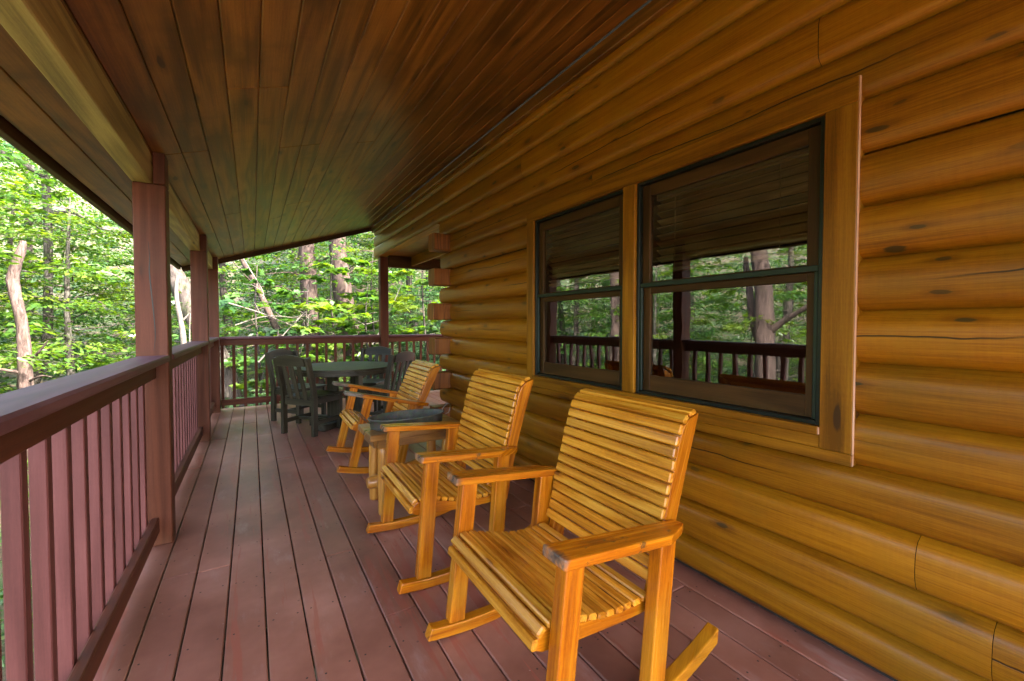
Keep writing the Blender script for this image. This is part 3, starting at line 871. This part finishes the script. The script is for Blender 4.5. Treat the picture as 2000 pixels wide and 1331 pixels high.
# ------------------------------------------------------------------ log side table and metal tray
def side_table():
    t = thing("side_table", "small log side table between two pine rocking chairs", "side table", (.96, 2.93, 0))
    def lb(mb, x0, x1, y0, y1, z0, z1, ax, ch=.004): bx(mb, x0-.96, x1-.96, y0-2.93, y1-2.93, z0, z1, ax, ch)
    mb = MB()
    for k in range(3): lb(mb, .635, 1.300, 2.745+.125*k, 2.8685+.125*k, .502, .545, 0, .005)
    mb.build("table_top", M['table'], t)
    mb = MB()
    lb(mb, .69, 1.25, 2.775, 2.80, .445, .500, 0); lb(mb, .69, 1.25, 3.06, 3.085, .445, .500, 0)
    lb(mb, .665, .690, 2.80, 3.06, .445, .500, 1); lb(mb, 1.25, 1.275, 2.80, 3.06, .445, .500, 1)
    mb.build("apron", M['table'], t)
    for (x, y) in ((.727, 2.795), (.735, 3.075), (1.180, 2.795), (1.170, 3.075)):
        mb = MB(); X, Y = x-.96, y-2.93
        zs = [0, .01, .1, .2, .3, .40, .432, .446, .452, .500]; rs = [.031, .034, .036, .034, .036, .035, .032, .022, .017, .017]
        tube(mb, [(X+.003*math.sin(z*20+x*9), Y+.003*math.cos(z*17), z) for z in zs], rs, 14, .02)
        mb.build("leg", M['log_leg'], t)
    for (x0, x1, y, z) in ((.655, 1.24, 2.935, .175),):
        mb = MB(); tube(mb, [(x0-.96, y-2.93, z), (x0-.945, y-2.93, z), (.95-.96, y-2.93, z+.004), (x1-.96, y-2.93, z)], [.034, .042, .044, .040], 16, .015)
        mb.build("stretcher", M['log_leg'], t)
    for x in (.73, 1.175):
        mb = MB(); tube(mb, [(x-.96, 2.80-2.93, .17), (x-.96, 3.07-2.93, .17)], [.026, .026], 12, .01); mb.build("side_stretcher", M['log_leg'], t)
side_table()
def tray():
    t = thing("metal_tray", "oval galvanised metal tray with wire handles on the log side table", "tray", (.935, 2.925, .546), (0, 0, rad(3)))
    mb = MB(); n = 56
    prof = [(.0, .010), (.80, .010), (.93, .014), (.955, .070), (1.0, .074), (1.012, .070), (1.005, .064), (.965, .062), (.945, .004), (.93, 0), (0, 0)]
    A, B = .275, .150
    V = []; F = []
    for k in range(n):
        a = 2*math.pi*k/n
        for (q, z) in prof: V.append((A*q*math.cos(a), (B*q)*math.sin(a), z))
    m = len(prof)
    for k in range(n):
        for q in range(m-1):
            F.append([m*k+q, m*k+q+1, m*((k+1) % n)+q+1, m*((k+1) % n)+q][::-1])
    mb.add(V, F, [(v[0], v[1]) for v in V], .5, smooth=True)
    o = mb.build("basin", M['tray'], t, bevel=0)
    for s in (-1, 1):
        mb = MB(); pts = [Vector((s*(A-.004), -.055, .055))]
        for k in range(13):
            a = math.pi*k/12
            pts.append(Vector((s*(A+.020+.030*math.sin(a)), -.055*math.cos(a), .06+.055*math.sin(a))))
        pts.append(Vector((s*(A-.004), .055, .055)))
        tube(mb, pts, [.0028]*len(pts), 8); mb.build("handle", M['wire'] if s > 0 else M['frame'], t)
tray()

# ------------------------------------------------------------------ foliage
OVAL = (np.array([(0, 0, 0), (.35, .24, .05), (.75, .17, .02), (1, 0, -.08), (.75, -.17, .02), (.35, -.24, .05)]), [(0, 1, 2, 3), (0, 3, 4, 5)])
RHOMB = (np.array([(0, 0, 0), (.45, .27, .05), (1, 0, -.07), (.45, -.27, .05)]), [(0, 1, 2, 3)])
STRAP = (np.array([(0, 0, 0), (.4, .13, .03), (.8, .10, -.02), (1, 0, -.10), (.8, -.10, -.02), (.4, -.13, .03)]), [(0, 1, 2, 3), (0, 3, 4, 5)])
MAPLE = (np.array([(0, 0, 0), (-.05, .22, 0), (.22, .25, .0), (.30, .52, -.05), (.48, .36, 0), (.62, .40, -.02), (.66, .20, 0), (1.05, 0, -.08),
                   (.66, -.20, 0), (.62, -.40, -.02), (.48, -.36, 0), (.30, -.52, -.05), (.22, -.25, 0), (-.05, -.22, 0)]),
         [(0, 1, 2, 3, 4, 5, 6, 7), (0, 7, 8, 9, 10, 11, 12, 13)])

def leaves(name, mat, pos, dirs, nrm, size, tone, shape, parent=None):
    sv, sf = shape
    pos = np.asarray(pos, float); d = dirs/np.linalg.norm(dirs, axis=1, keepdims=True)
    n = nrm-(nrm*d).sum(1, keepdims=True)*d; n /= np.linalg.norm(n, axis=1, keepdims=True)+1e-9
    s = np.cross(n, d)
    N = len(pos); k = len(sv)
    V = pos[:, None, :]+size[:, None, None]*(sv[None, :, 0, None]*d[:, None, :]+sv[None, :, 1, None]*s[:, None, :]+sv[None, :, 2, None]*n[:, None, :])
    me = bpy.data.meshes.new(name)
    me.vertices.add(N*k); me.vertices.foreach_set("co", V.astype(np.float32).ravel())
    fl = len(sf[0]); F = np.array(sf, np.int32)
    idx = (np.arange(N, dtype=np.int32)[:, None, None]*k+F[None]).reshape(-1)
    nf = N*len(sf)
    me.loops.add(nf*fl); me.loops.foreach_set("vertex_index", idx)
    me.polygons.add(nf); me.polygons.foreach_set("loop_start", np.arange(nf, dtype=np.int32)*fl)
    me.update(calc_edges=True)
    a = me.attributes.new("tone", 'FLOAT', 'POINT'); a.data.foreach_set("value", np.repeat(np.clip(tone, 0, 1), k).astype(np.float32))
    me.materials.append(mat)
    o = bpy.data.objects.new(name, me); COL.objects.link(o)
    if parent: o.parent = parent
    return o

class LF:
    def __init__(s): s.p = []; s.d = []; s.n = []; s.s = []; s.t = []
    def add(s, p, d, n, sz, t): s.p.append(p); s.d.append(d); s.n.append(n); s.s.append(sz); s.t.append(t)
    def build(s, name, mat, shape, parent=None):
        return leaves(name, mat, np.concatenate(s.p), np.concatenate(s.d), np.concatenate(s.n), np.concatenate(s.s), np.concatenate(s.t), shape, parent)

def spray(lf, p0, d, length, width, count, size, tone, tilt=.35, droop=.25):
    """a flat, roughly level fan of leaves along a branch from p0 in direction d"""
    p0 = np.asarray(p0, float); d = np.asarray(d, float); d = d/np.linalg.norm(d)
    side = np.cross(d, (0, 0, 1.0)); side /= np.linalg.norm(side)+1e-9
    upn = np.cross(side, d)
    u = RNG.uniform(.08, 1, count)**.8
    w = width*(1.05-u*.75)
    sft = RNG.uniform(-1, 1, count)*w
    P = p0+d*(u*length)[:, None]+side*sft[:, None]
    P[:, 2] += -droop*np.abs(sft)**1.5-droop*.25*(u*length)**1.6*.35+RNG.normal(0, .035*length, count)
    ld = d*RNG.uniform(.2, 1, count)[:, None]+side*(np.sign(sft)*RNG.uniform(.2, 1.1, count))[:, None]
    ld[:, 2] += RNG.uniform(-.55, .1, count)
    nn = upn+RNG.normal(0, tilt, (count, 3))
    lf.add(P, ld, nn, size*RNG.uniform(.6, 1.25, count), tone+RNG.normal(0, .10, count))

def tree(name, label, cat, base, trunk, radii, bark, crown=None, group=None, limbs=(), sides=12, leaf='leaf', wob=.05):
    """trunk: points relative to the base; crown: list of dicts for sprays; limbs: list of (points, radii)"""
    t = thing(name, label, cat, base, group=group)
    mb = MB()
    n = max(12, len(trunk)*4)
    P = smooth_pts(trunk, n); R_ = np.interp(np.linspace(0, len(trunk)-1, n), range(len(trunk)), radii)
    tube(mb, P, R_, sides, wob)
    mb.build("trunk", M[bark], t)
    for (lp, lr) in limbs:
        mb = MB(); m = max(6, len(lp)*3); Q = smooth_pts(lp, m)
        tube(mb, Q, np.interp(np.linspace(0, len(lp)-1, m), range(len(lp)), lr), 7, .06)
        mb.build("limb", M[bark], t)
    return t

def crown(t, h0, h1, reach, nb, per, size, tone=.5, shape=OVAL, mat='leaf', lean=(0, 0), rise=.15, twigs=True, tilt=.35, width=.42, name="crown", bark='bark'):
    lf = LF(); mb = MB()
    for k in range(nb):
        q = (k+random.random())/nb
        h = h0+(h1-h0)*q
        az = k*2.4+random.uniform(-.5, .5)
        L = reach*(1-.55*q**2)*random.uniform(.6, 1.1)
        d = np.array((math.cos(az), math.sin(az), rise+random.uniform(-.2, .2)))
        p0 = np.array((lean[0]*h, lean[1]*h, h))
        tn = tone+random.gauss(0, .16)
        spray(lf, p0+d*.12*L, d, L, width*L, per, size, tn, tilt)
        for j in range(2):
            a2 = az+random.choice((-1, 1))*random.uniform(.4, .8)
            d2 = np.array((math.cos(a2), math.sin(a2), rise*.5+random.uniform(-.2, .1)))
            q0 = p0+d*L*random.uniform(.3, .7)
            spray(lf, q0, d2, L*.55, width*.55*L, per//2, size, tn+random.gauss(0, .08), tilt)
            if twigs: tube(mb, [q0, q0+d2*L*.25, q0+d2*L*.5-np.array((0, 0, .03*L))], [.006*L**.5, .004, .002], 5, 0, cap=False)
        if twigs: tube(mb, [p0, p0+d*L*.35, p0+d*L*.7-np.array((0, 0, .03*L)), p0+d*L-np.array((0, 0, .08*L))], [.012*L**.5, .008, .005, .002], 5, 0, cap=False)
    lf.build(name, M[mat], shape, t)
    if twigs: mb.build("branches", M[bark], t)

def rel(base, pts): return [(p[0]-base[0], p[1]-base[1], p[2]-base[2]) for p in pts]

# --- trees one can tell apart
b = (-3.15, 10.1, gz(-3.15, 10.1)-.1)
tree("dead_tree", "pale barkless broken snag with a jagged top, standing left of the first post", "dead tree", b,
     rel(b, [(-3.15, 10.1, b[2]), (-3.21, 10.18, .2), (-3.235, 10.23, .9), (-3.27, 10.25, 1.4), (-3.375, 10.34, 1.95), (-3.33, 10.32, 2.25), (-3.25, 10.30, 2.52), (-3.23, 10.30, 2.66)]),
     [.105, .092, .078, .070, .078, .065, .056, .034], 'bark_snag', sides=16, wob=.10,
     limbs=[(rel(b, [(-3.22, 10.2, .62), (-3.0, 10.0, .80), (-2.86, 9.9, 1.0)]), [.03, .018, .008]),
            (rel(b, [(-3.22, 10.2, .45), (-3.6, 10.0, .62), (-3.75, 9.9, .9)]), [.03, .016, .008]),
            (rel(b, [(-3.2, 10.2, .3), (-2.95, 9.9, .42), (-2.8, 9.8, .40)]), [.025, .014, .006]),
            (rel(b, [(-3.2, 10.2, .2), (-3.5, 9.8, .05), (-3.7, 9.6, .1)]), [.022, .012, .006])])
b = (-4.75, 14.5, gz(-4.75, 14.5)-.1)
t = tree("broadleaf_tree", "dark mossy curved trunk tree behind the pale broken snag", "tree", b,
     rel(b, [(-4.75, 14.5, b[2]), (-4.42, 14.45, .0), (-4.17, 14.33, .8), (-4.12, 14.33, 1.7), (-4.10, 14.38, 3.5), (-4.14, 14.43, 4.8), (-4.3, 14.5, 7.5), (-4.5, 14.6, 10)]),
     [.14, .115, .095, .085, .078, .072, .055, .03], 'bark_dark',
     limbs=[(rel(b, [(-4.12, 14.4, 4.8), (-4.6, 14.2, 5.05), (-5.1, 14.1, 5.35), (-5.6, 14, 5.4)]), [.07, .06, .05, .03]),
            (rel(b, [(-4.1, 14.4, 3.9), (-3.6, 14.2, 3.95), (-3.1, 14.0, 3.6), (-2.6, 13.8, 3.5)]), [.05, .035, .025, .012]),
            (rel(b, [(-4.1, 14.4, 2.4), (-3.85, 14.2, 2.7), (-3.75, 14.1, 3.1)]), [.03, .02, .01]),
            (rel(b, [(-4.1, 14.4, 2.45), (-4.5, 14.2, 2.5), (-5.1, 14.1, 2.45)]), [.03, .02, .01])])
crown(t, 3.4, 10, 2.6, 16, 110, .12, .62, lean=(.05, -.01))
b = (-.15, 11.2, gz(-.15, 11.2)-.1)
t = tree("leaning_tree", "thick grey trunk leaning steeply left behind the middle posts", "tree", b,
     rel(b, [(-.15, 11.2, b[2]), (-.42, 11.38, -.55), (-.56, 11.48, .27), (-1.139, 11.892, 1.546), (-1.36, 12.03, 2.125), (-1.66, 12.23, 2.80), (-2.6, 12.9, 4.7), (-3.8, 13.6, 7.2), (-4.5, 14, 9)]),
     [.27, .235, .215, .20, .19, .18, .15, .10, .05], 'bark', sides=16)
crown(t, 7.5, 9, 2.0, 8, 100, .12, .55, lean=(-.36, .24))
b = (1.62, 13.1, gz(1.62, 13.1)-.1)
t = tree("forest_tree", "left one of the two thick pinkish trunks beyond the far railing", "tree", b,
     rel(b, [(1.66, 13.05, b[2]), (1.58, 13.1, .01), (1.43, 13.24, 1.18), (1.40, 13.29, 2.35), (1.35, 13.35, 3.55), (1.25, 13.4, 6), (1.2, 13.4, 11)]),
     [.31, .25, .235, .225, .21, .18, .08], 'bark_pink', sides=16,
     limbs=[(rel(b, [(1.4, 13.3, 3.0), (1.9, 13.2, 3.2), (2.5, 13.1, 3.6)]), [.04, .025, .01]), (rel(b, [(1.4, 13.3, 2.6), (.9, 13.1, 2.7), (.3, 13.0, 2.6)]), [.03, .02, .008]),
            (rel(b, [(1.4, 13.3, 1.9), (.7, 13.1, 2.3), (-.1, 13.0, 2.2)]), [.03, .018, .006])])
crown(t, 6.0, 11, 2.2, 12, 100, .12, .5, lean=(-.03, .02))
b = (2.6, 12.5, gz(2.6, 12.5)-.1)
t = tree("forest_tree", "right one of the two thick pinkish trunks beyond the far railing", "tree", b,
     rel(b, [(2.68, 12.4, b[2]), (2.55, 12.5, .013), (2.33, 12.68, 1.18), (2.205, 12.79, 2.35), (2.12, 12.88, 3.52), (2.05, 12.9, 6), (2.0, 13, 11)]),
     [.35, .29, .27, .255, .235, .2, .09], 'bark_pink', sides=16,
     limbs=[(rel(b, [(2.2, 12.8, 2.6), (2.8, 12.5, 3.0), (3.4, 12.3, 3.2)]), [.035, .02, .008]), (rel(b, [(2.2, 12.8, 3.3), (2.7, 12.6, 3.4), (3.3, 12.5, 3.35)]), [.03, .018, .007])])
crown(t, 6.0, 11, 2.2, 12, 100, .12, .5, lean=(-.06, .05))
b = (-1.08, 10.05, gz(-1.08, 10.05)-.1)
tree("sapling", "thin pale crooked stem between the first and middle posts", "tree", b,
     rel(b, [(-1.06, 10.05, b[2]), (-1.10, 10.08, .7), (-1.155, 10.13, 1.35), (-1.215, 10.18, 1.8), (-1.2, 10.2, 2.2)]), [.06, .05, .042, .035, .02], 'twig', sides=9,
     limbs=[(rel(b, [(-1.1, 10.08, .8), (-1.3, 10.0, .7), (-1.5, 9.9, .5)]), [.022, .015, .008]), (rel(b, [(-1.15, 10.12, 1.3), (-1.0, 10.1, 1.5), (-.9, 10.05, 1.7)]), [.018, .012, .006]), (rel(b, [(-1.0, 10.1, .2), (-1.02, 10.1, 1.0), (-1.0, 10.1, 1.5)]), [.016, .012, .008])])
b = (.75, 11.6, gz(.75, 11.6)-.1)
tree("fallen_tree", "slim reddish trunk slanting down to the right behind the far railing", "tree", b,
     rel(b, [(.95, 11.5, b[2]), (.72, 11.62, .6), (.45, 11.8, 1.3), (.15, 12.0, 2.1), (-.25, 12.3, 3.0), (-.5, 12.5, 3.6)]), [.10, .085, .075, .065, .05, .035], 'bark_pink', sides=10,
     limbs=[(rel(b, [(.45, 11.8, 1.35), (.1, 11.5, 1.3), (-.35, 11.2, 1.1)]), [.02, .014, .006]), (rel(b, [(.3, 11.9, 1.7), (.1, 11.7, 1.6), (.0, 11.5, 1.4), (.1, 11.3, 1.2)]), [.02, .014, .01, .006]),
            (rel(b, [(.1, 12, 2.2), (-.2, 11.6, 2.5), (-.5, 11.3, 2.9)]), [.02, .012, .006]), (rel(b, [(.7, 11.6, .7), (.2, 11.4, .8), (-.6, 11.2, .65)]), [.018, .012, .006])])
# dead branches lying about beyond the far railing
DB = [((-.35, 10.4, 1.00), (.5, 10.6, .92), (1.4, 10.8, 1.10), (1.9, 10.9, .95)), ((.1, 9.9, .5), (.7, 10.2, 1.2), (1.2, 10.5, 1.75)), ((2.35, 9.9, .8), (2.75, 10.0, 1.5), (3.15, 10.2, 2.3)),
      ((-.4, 10.3, 1.7), (.2, 10.6, 1.5), (.9, 10.8, 1.2), (1.6, 11, 1.1)), ((2.0, 11, 1.2), (2.7, 10.8, 1.35), (3.6, 10.9, 1.8)), ((-.3, 10.6, 1.25), (.3, 10.8, 1.45), (1.0, 11, 1.4)),
      ((.9, 10.5, .6), (1.05, 10.5, 1.1), (1.1, 10.5, 1.5)), ((-.2, 10.8, 2.8), (0., 10.6, 2.4), (.2, 10.5, 2.0), (.22, 10.4, 1.8))]
for i, pts in enumerate(DB):
    a = pts[0]
    dark_ = i == 2
    t = thing("dead_branch", "dark thin bare stem slanting up right in front of the right pinkish trunk" if dark_ else "bare grey branch tangled in the brush beyond the far railing", "branch", a, group=None if dark_ else "bare branches in the brush")
    mb = MB(); Q = smooth_pts(rel(a, pts), 14); r0 = .017 if not dark_ else .02
    tube(mb, Q, np.linspace(r0, .006, 14), 6, .08)
    for k in (4, 7, 9, 11):
        d = Vector((random.uniform(-.5, .5), random.uniform(-.3, .3), random.uniform(-.1, .5)))
        tube(mb, [Q[k], Q[k]+d*.4, Q[k]+d*.75+Vector((0, 0, random.uniform(-.1, .1)))], [.007, .005, .003], 5)
    mb.build("stem", M['bark_dark' if dark_ else 'twig'], t)

# --- young maples with big lobed leaves just beyond the far railing
def maple(label, x, y, h, n, tone, size=.17):
    b = (x, y, gz(x, y)-.05)
    t = tree("young_maple", label, "sapling", b, [(0, 0, 0), (.05, .02, h*.4), (-.03, .04, h*.75), (.02, 0, h)], [.035, .028, .018, .008], 'bark', sides=8)
    crown(t, h*.45, h*.98, 1.05, n, 22, size, tone, MAPLE, 'leaf', rise=.05, tilt=.32, width=.5)
maple("young maple with broad bright leaves in the middle of the far opening", 1.05, 10.3, 3.8, 13, .78)
maple("young maple with broad leaves just left of the slim far post", 2.4, 10.6, 3.6, 12, .72)
maple("young maple with broad leaves to the right of the slim far post", 3.7, 10.2, 4.7, 13, .74)
maple("low young maple showing through the far balusters at the corner post", .15, 9.2, 2.1, 9, .7, .15)

maple("young maple with broad leaves in front of the left pinkish trunk", 1.75, 11.5, 4.6, 14, .62, .16)
maple("young maple with broad leaves in front of the right pinkish trunk", 2.7, 11.3, 4.4, 14, .70, .16)
maple("young maple with broad leaves beside the corner post in the far opening", .1, 11.0, 4.3, 12, .55, .15)

# --- rhododendrons on the bank
def rhodo(label, x, y, r, h, n, tone=.5):
    b = (x, y, gz(x, y)-.1)
    t = thing("rhododendron", label, "shrub", b, group="rhododendrons on the bank")
    lf = LF(); mb = MB()
    for k in range(n):
        th = random.uniform(0, 6.283); q = math.sqrt(random.random()); hh = h*(.35+.65*math.sqrt(max(0, 1-q*q)))*random.uniform(.55, 1)
        c = np.array((r*q*math.cos(th), r*q*math.sin(th), hh))
        m = random.randint(8, 11)
        a = np.linspace(0, 6.283, m, endpoint=False)+random.random()
        d = np.stack((np.cos(a), np.sin(a), RNG.uniform(-.45, .25, m)), 1)
        nn = np.tile((0, 0, 1.0), (m, 1))+RNG.normal(0, .15, (m, 3))
        lf.add(np.tile(c, (m, 1)), d, nn, RNG.uniform(.11, .19, m), np.full(m, tone+random.gauss(0, .22)))
        if k % 3 == 0: tube(mb, [(c[0]*.2, c[1]*.2, 0), (c[0]*.6, c[1]*.6, hh*.5), tuple(c)], [.018, .012, .005], 5, .05, cap=False)
    lf.build("foliage", M['leaf_dark'], STRAP, t); mb.build("stems", M['bark'], t)
for (x, y, r, h, n) in ((2.6, 9.4, .9, 1.9, 190), (3.9, 9.0, 1.0, 2.2, 230), (3.3, 10.6, 1.2, 2.5, 260), (5.0, 10.6, 1.4, 3.0, 320), (1.2, 9.2, .8, 1.5, 130), (4.6, 12.4, 1.6, 3.4, 330), (.2, 10.6, .9, 1.8, 140), (6.6, 12.5, 1.8, 3.6, 330)):
    rhodo("dark green rhododendron with long drooping leaves growing on the bank beyond the far railing", x, y, r, h, n)

# --- woodland trees that nothing tells apart: five made, the rest copies
GL = "slender leafy woodland tree in the green forest outside the porch"
GG = "leafy woodland trees around the porch"
protos = []
for k, (h, rr, nb, reach, tn) in enumerate(((6.4, .10, 30, 2.4, .55), (5.4, .07, 28, 2.1, .72), (7.2, .13, 32, 2.6, .48), (4.4, .05, 24, 1.9, .8), (6.0, .09, 30, 2.3, .38))):
    t = tree("woodland_tree", GL, "tree", (0, 0, 0), [(0, 0, 0), (.05*k, .06, h*.3), (-.1, .1, h*.6), (.05, 0, h)], [rr*1.3, rr, rr*.7, rr*.2], ('bark', 'bark_dark', 'bark', 'bark_dark', 'bark')[k], group=GG, sides=10)
    crown(t, .9, h*.98, reach, nb, 90, .115, tn, width=.46)
    protos.append(t)
spots = [(-5.2, 10.5), (-3.4, 13.2), (-6.2, 12.6), (-2.2, 15.5), (-5.3, 16.5), (-7.6, 17.5), (-3.3, 19.0), (-.6, 15.3), (-6.6, 21.5), (.4, 18.2), (3.0, 16.4), (5.3, 15.6), (1.6, 20.5), (6.8, 18.2), (4.4, 21.5),
         (-4.6, 6.9), (-6.5, 8.6), (-7.8, 5.4), (-9.6, 9.5), (-11.5, 6.0), (-7.5, .5), (-10, -2.5), (-12.5, 11.5), (-9.0, 13.8), (-5.2, 4.9), (-15, 7.5), (-14, 15.5), (-1.6, 22.5), (-10.5, 19), (8.2, 14.5)]
for i, (x, y) in enumerate(spots):
    p = protos[i] if i < 5 else protos[(i*3+1) % 5]
    rot = (0, 0, i*1.9); loc = (x, y, gz(x, y)-.1); s = random.uniform(.85, 1.2)
    if i < 5:
        p.location = loc; p.rotation_euler = rot; p.scale = (s, s, s)
    else:
        copy_thing(p, loc, rot, GL, GG, (s, s, s))
# a big forked trunk left of the deck that the windows mirror
b = (-4.25, 4.1, gz(-4.25, 4.1)-.1)
t = tree("forest_tree", "thick grey trunk mirrored in the right window pane", "tree", b, [(.05, 0, 0), (0, 0, 1.6), (-.03, .03, 3.0), (.0, .1, 4.2), (.1, .2, 6), (.1, .2, 10)], [.24, .18, .17, .15, .12, .05], 'bark_pink', sides=14,
         limbs=[([(0, 0, 2.9), (.0, -.5, 3.3), (.1, -1.3, 3.75), (.1, -2.0, 3.9)], [.07, .05, .04, .02]), ([(0, 0, 2.6), (-.1, .3, 3.2), (-.2, .5, 4.4)], [.09, .07, .05])])
crown(t, 4.8, 10, 2.0, 12, 100, .12, .55)
b = (-4.3, 7.75, gz(-4.3, 7.75)-.1)
t = tree("forest_tree", "thick grey trunk mirrored in the left window pane", "tree", b, [(0, 0, 0), (.05, .05, 2.0), (.0, .1, 4.2), (.1, .2, 6), (.1, .2, 10)], [.26, .2, .16, .13, .05], 'bark_pink', sides=14)
crown(t, 4.8, 10, 2.0, 12, 100, .12, .5)

# --- the mass of foliage farther off and the ground cover, which nobody could count
def backdrop():
    lf = LF()
    for k in range(9000):
        az = random.uniform(-100, 34); r = random.uniform(11.5, 30)
        if (az < -28 and random.random() < .45): continue
        x, y = r*math.sin(rad(az)), r*math.cos(rad(az))
        g0 = gz(x, y); z = g0+random.random()**1.25*(3.0+r*.36)
        a = random.uniform(0, 6.28)
        L = random.uniform(.7, 1.5)
        spray(lf, (x, y, z), (math.cos(a), math.sin(a), random.uniform(-.1, .25)), L, .5*L, 34, .135, .25+.5*random.random()+random.gauss(0, .12), .38)
    o = lf.build("forest_foliage", M['leaf'], RHOMB); o["kind"] = "stuff"
    o["label"] = "mass of layered green foliage filling the woods"; o["category"] = "foliage"
    lf = LF()
    for k in range(1500):
        az = random.uniform(-120, 40); r = random.uniform(3.0, 13)
        x, y = r*math.sin(rad(az))-1.2*(az < 0), r*math.cos(rad(az))
        if x > -1.1 and y < 8.4: continue
        a = random.uniform(0, 6.28); L = random.uniform(.35, .8)
        spray(lf, (x, y, gz(x, y)+random.uniform(.05, .7)), (math.cos(a), math.sin(a), random.uniform(0, .3)), L, .5*L, 26, .10, .3+.45*random.random(), .4)
    o = lf.build("undergrowth", M['leaf'], RHOMB); o["kind"] = "stuff"
    o["label"] = "low green undergrowth below the deck railing"; o["category"] = "undergrowth"
backdrop()
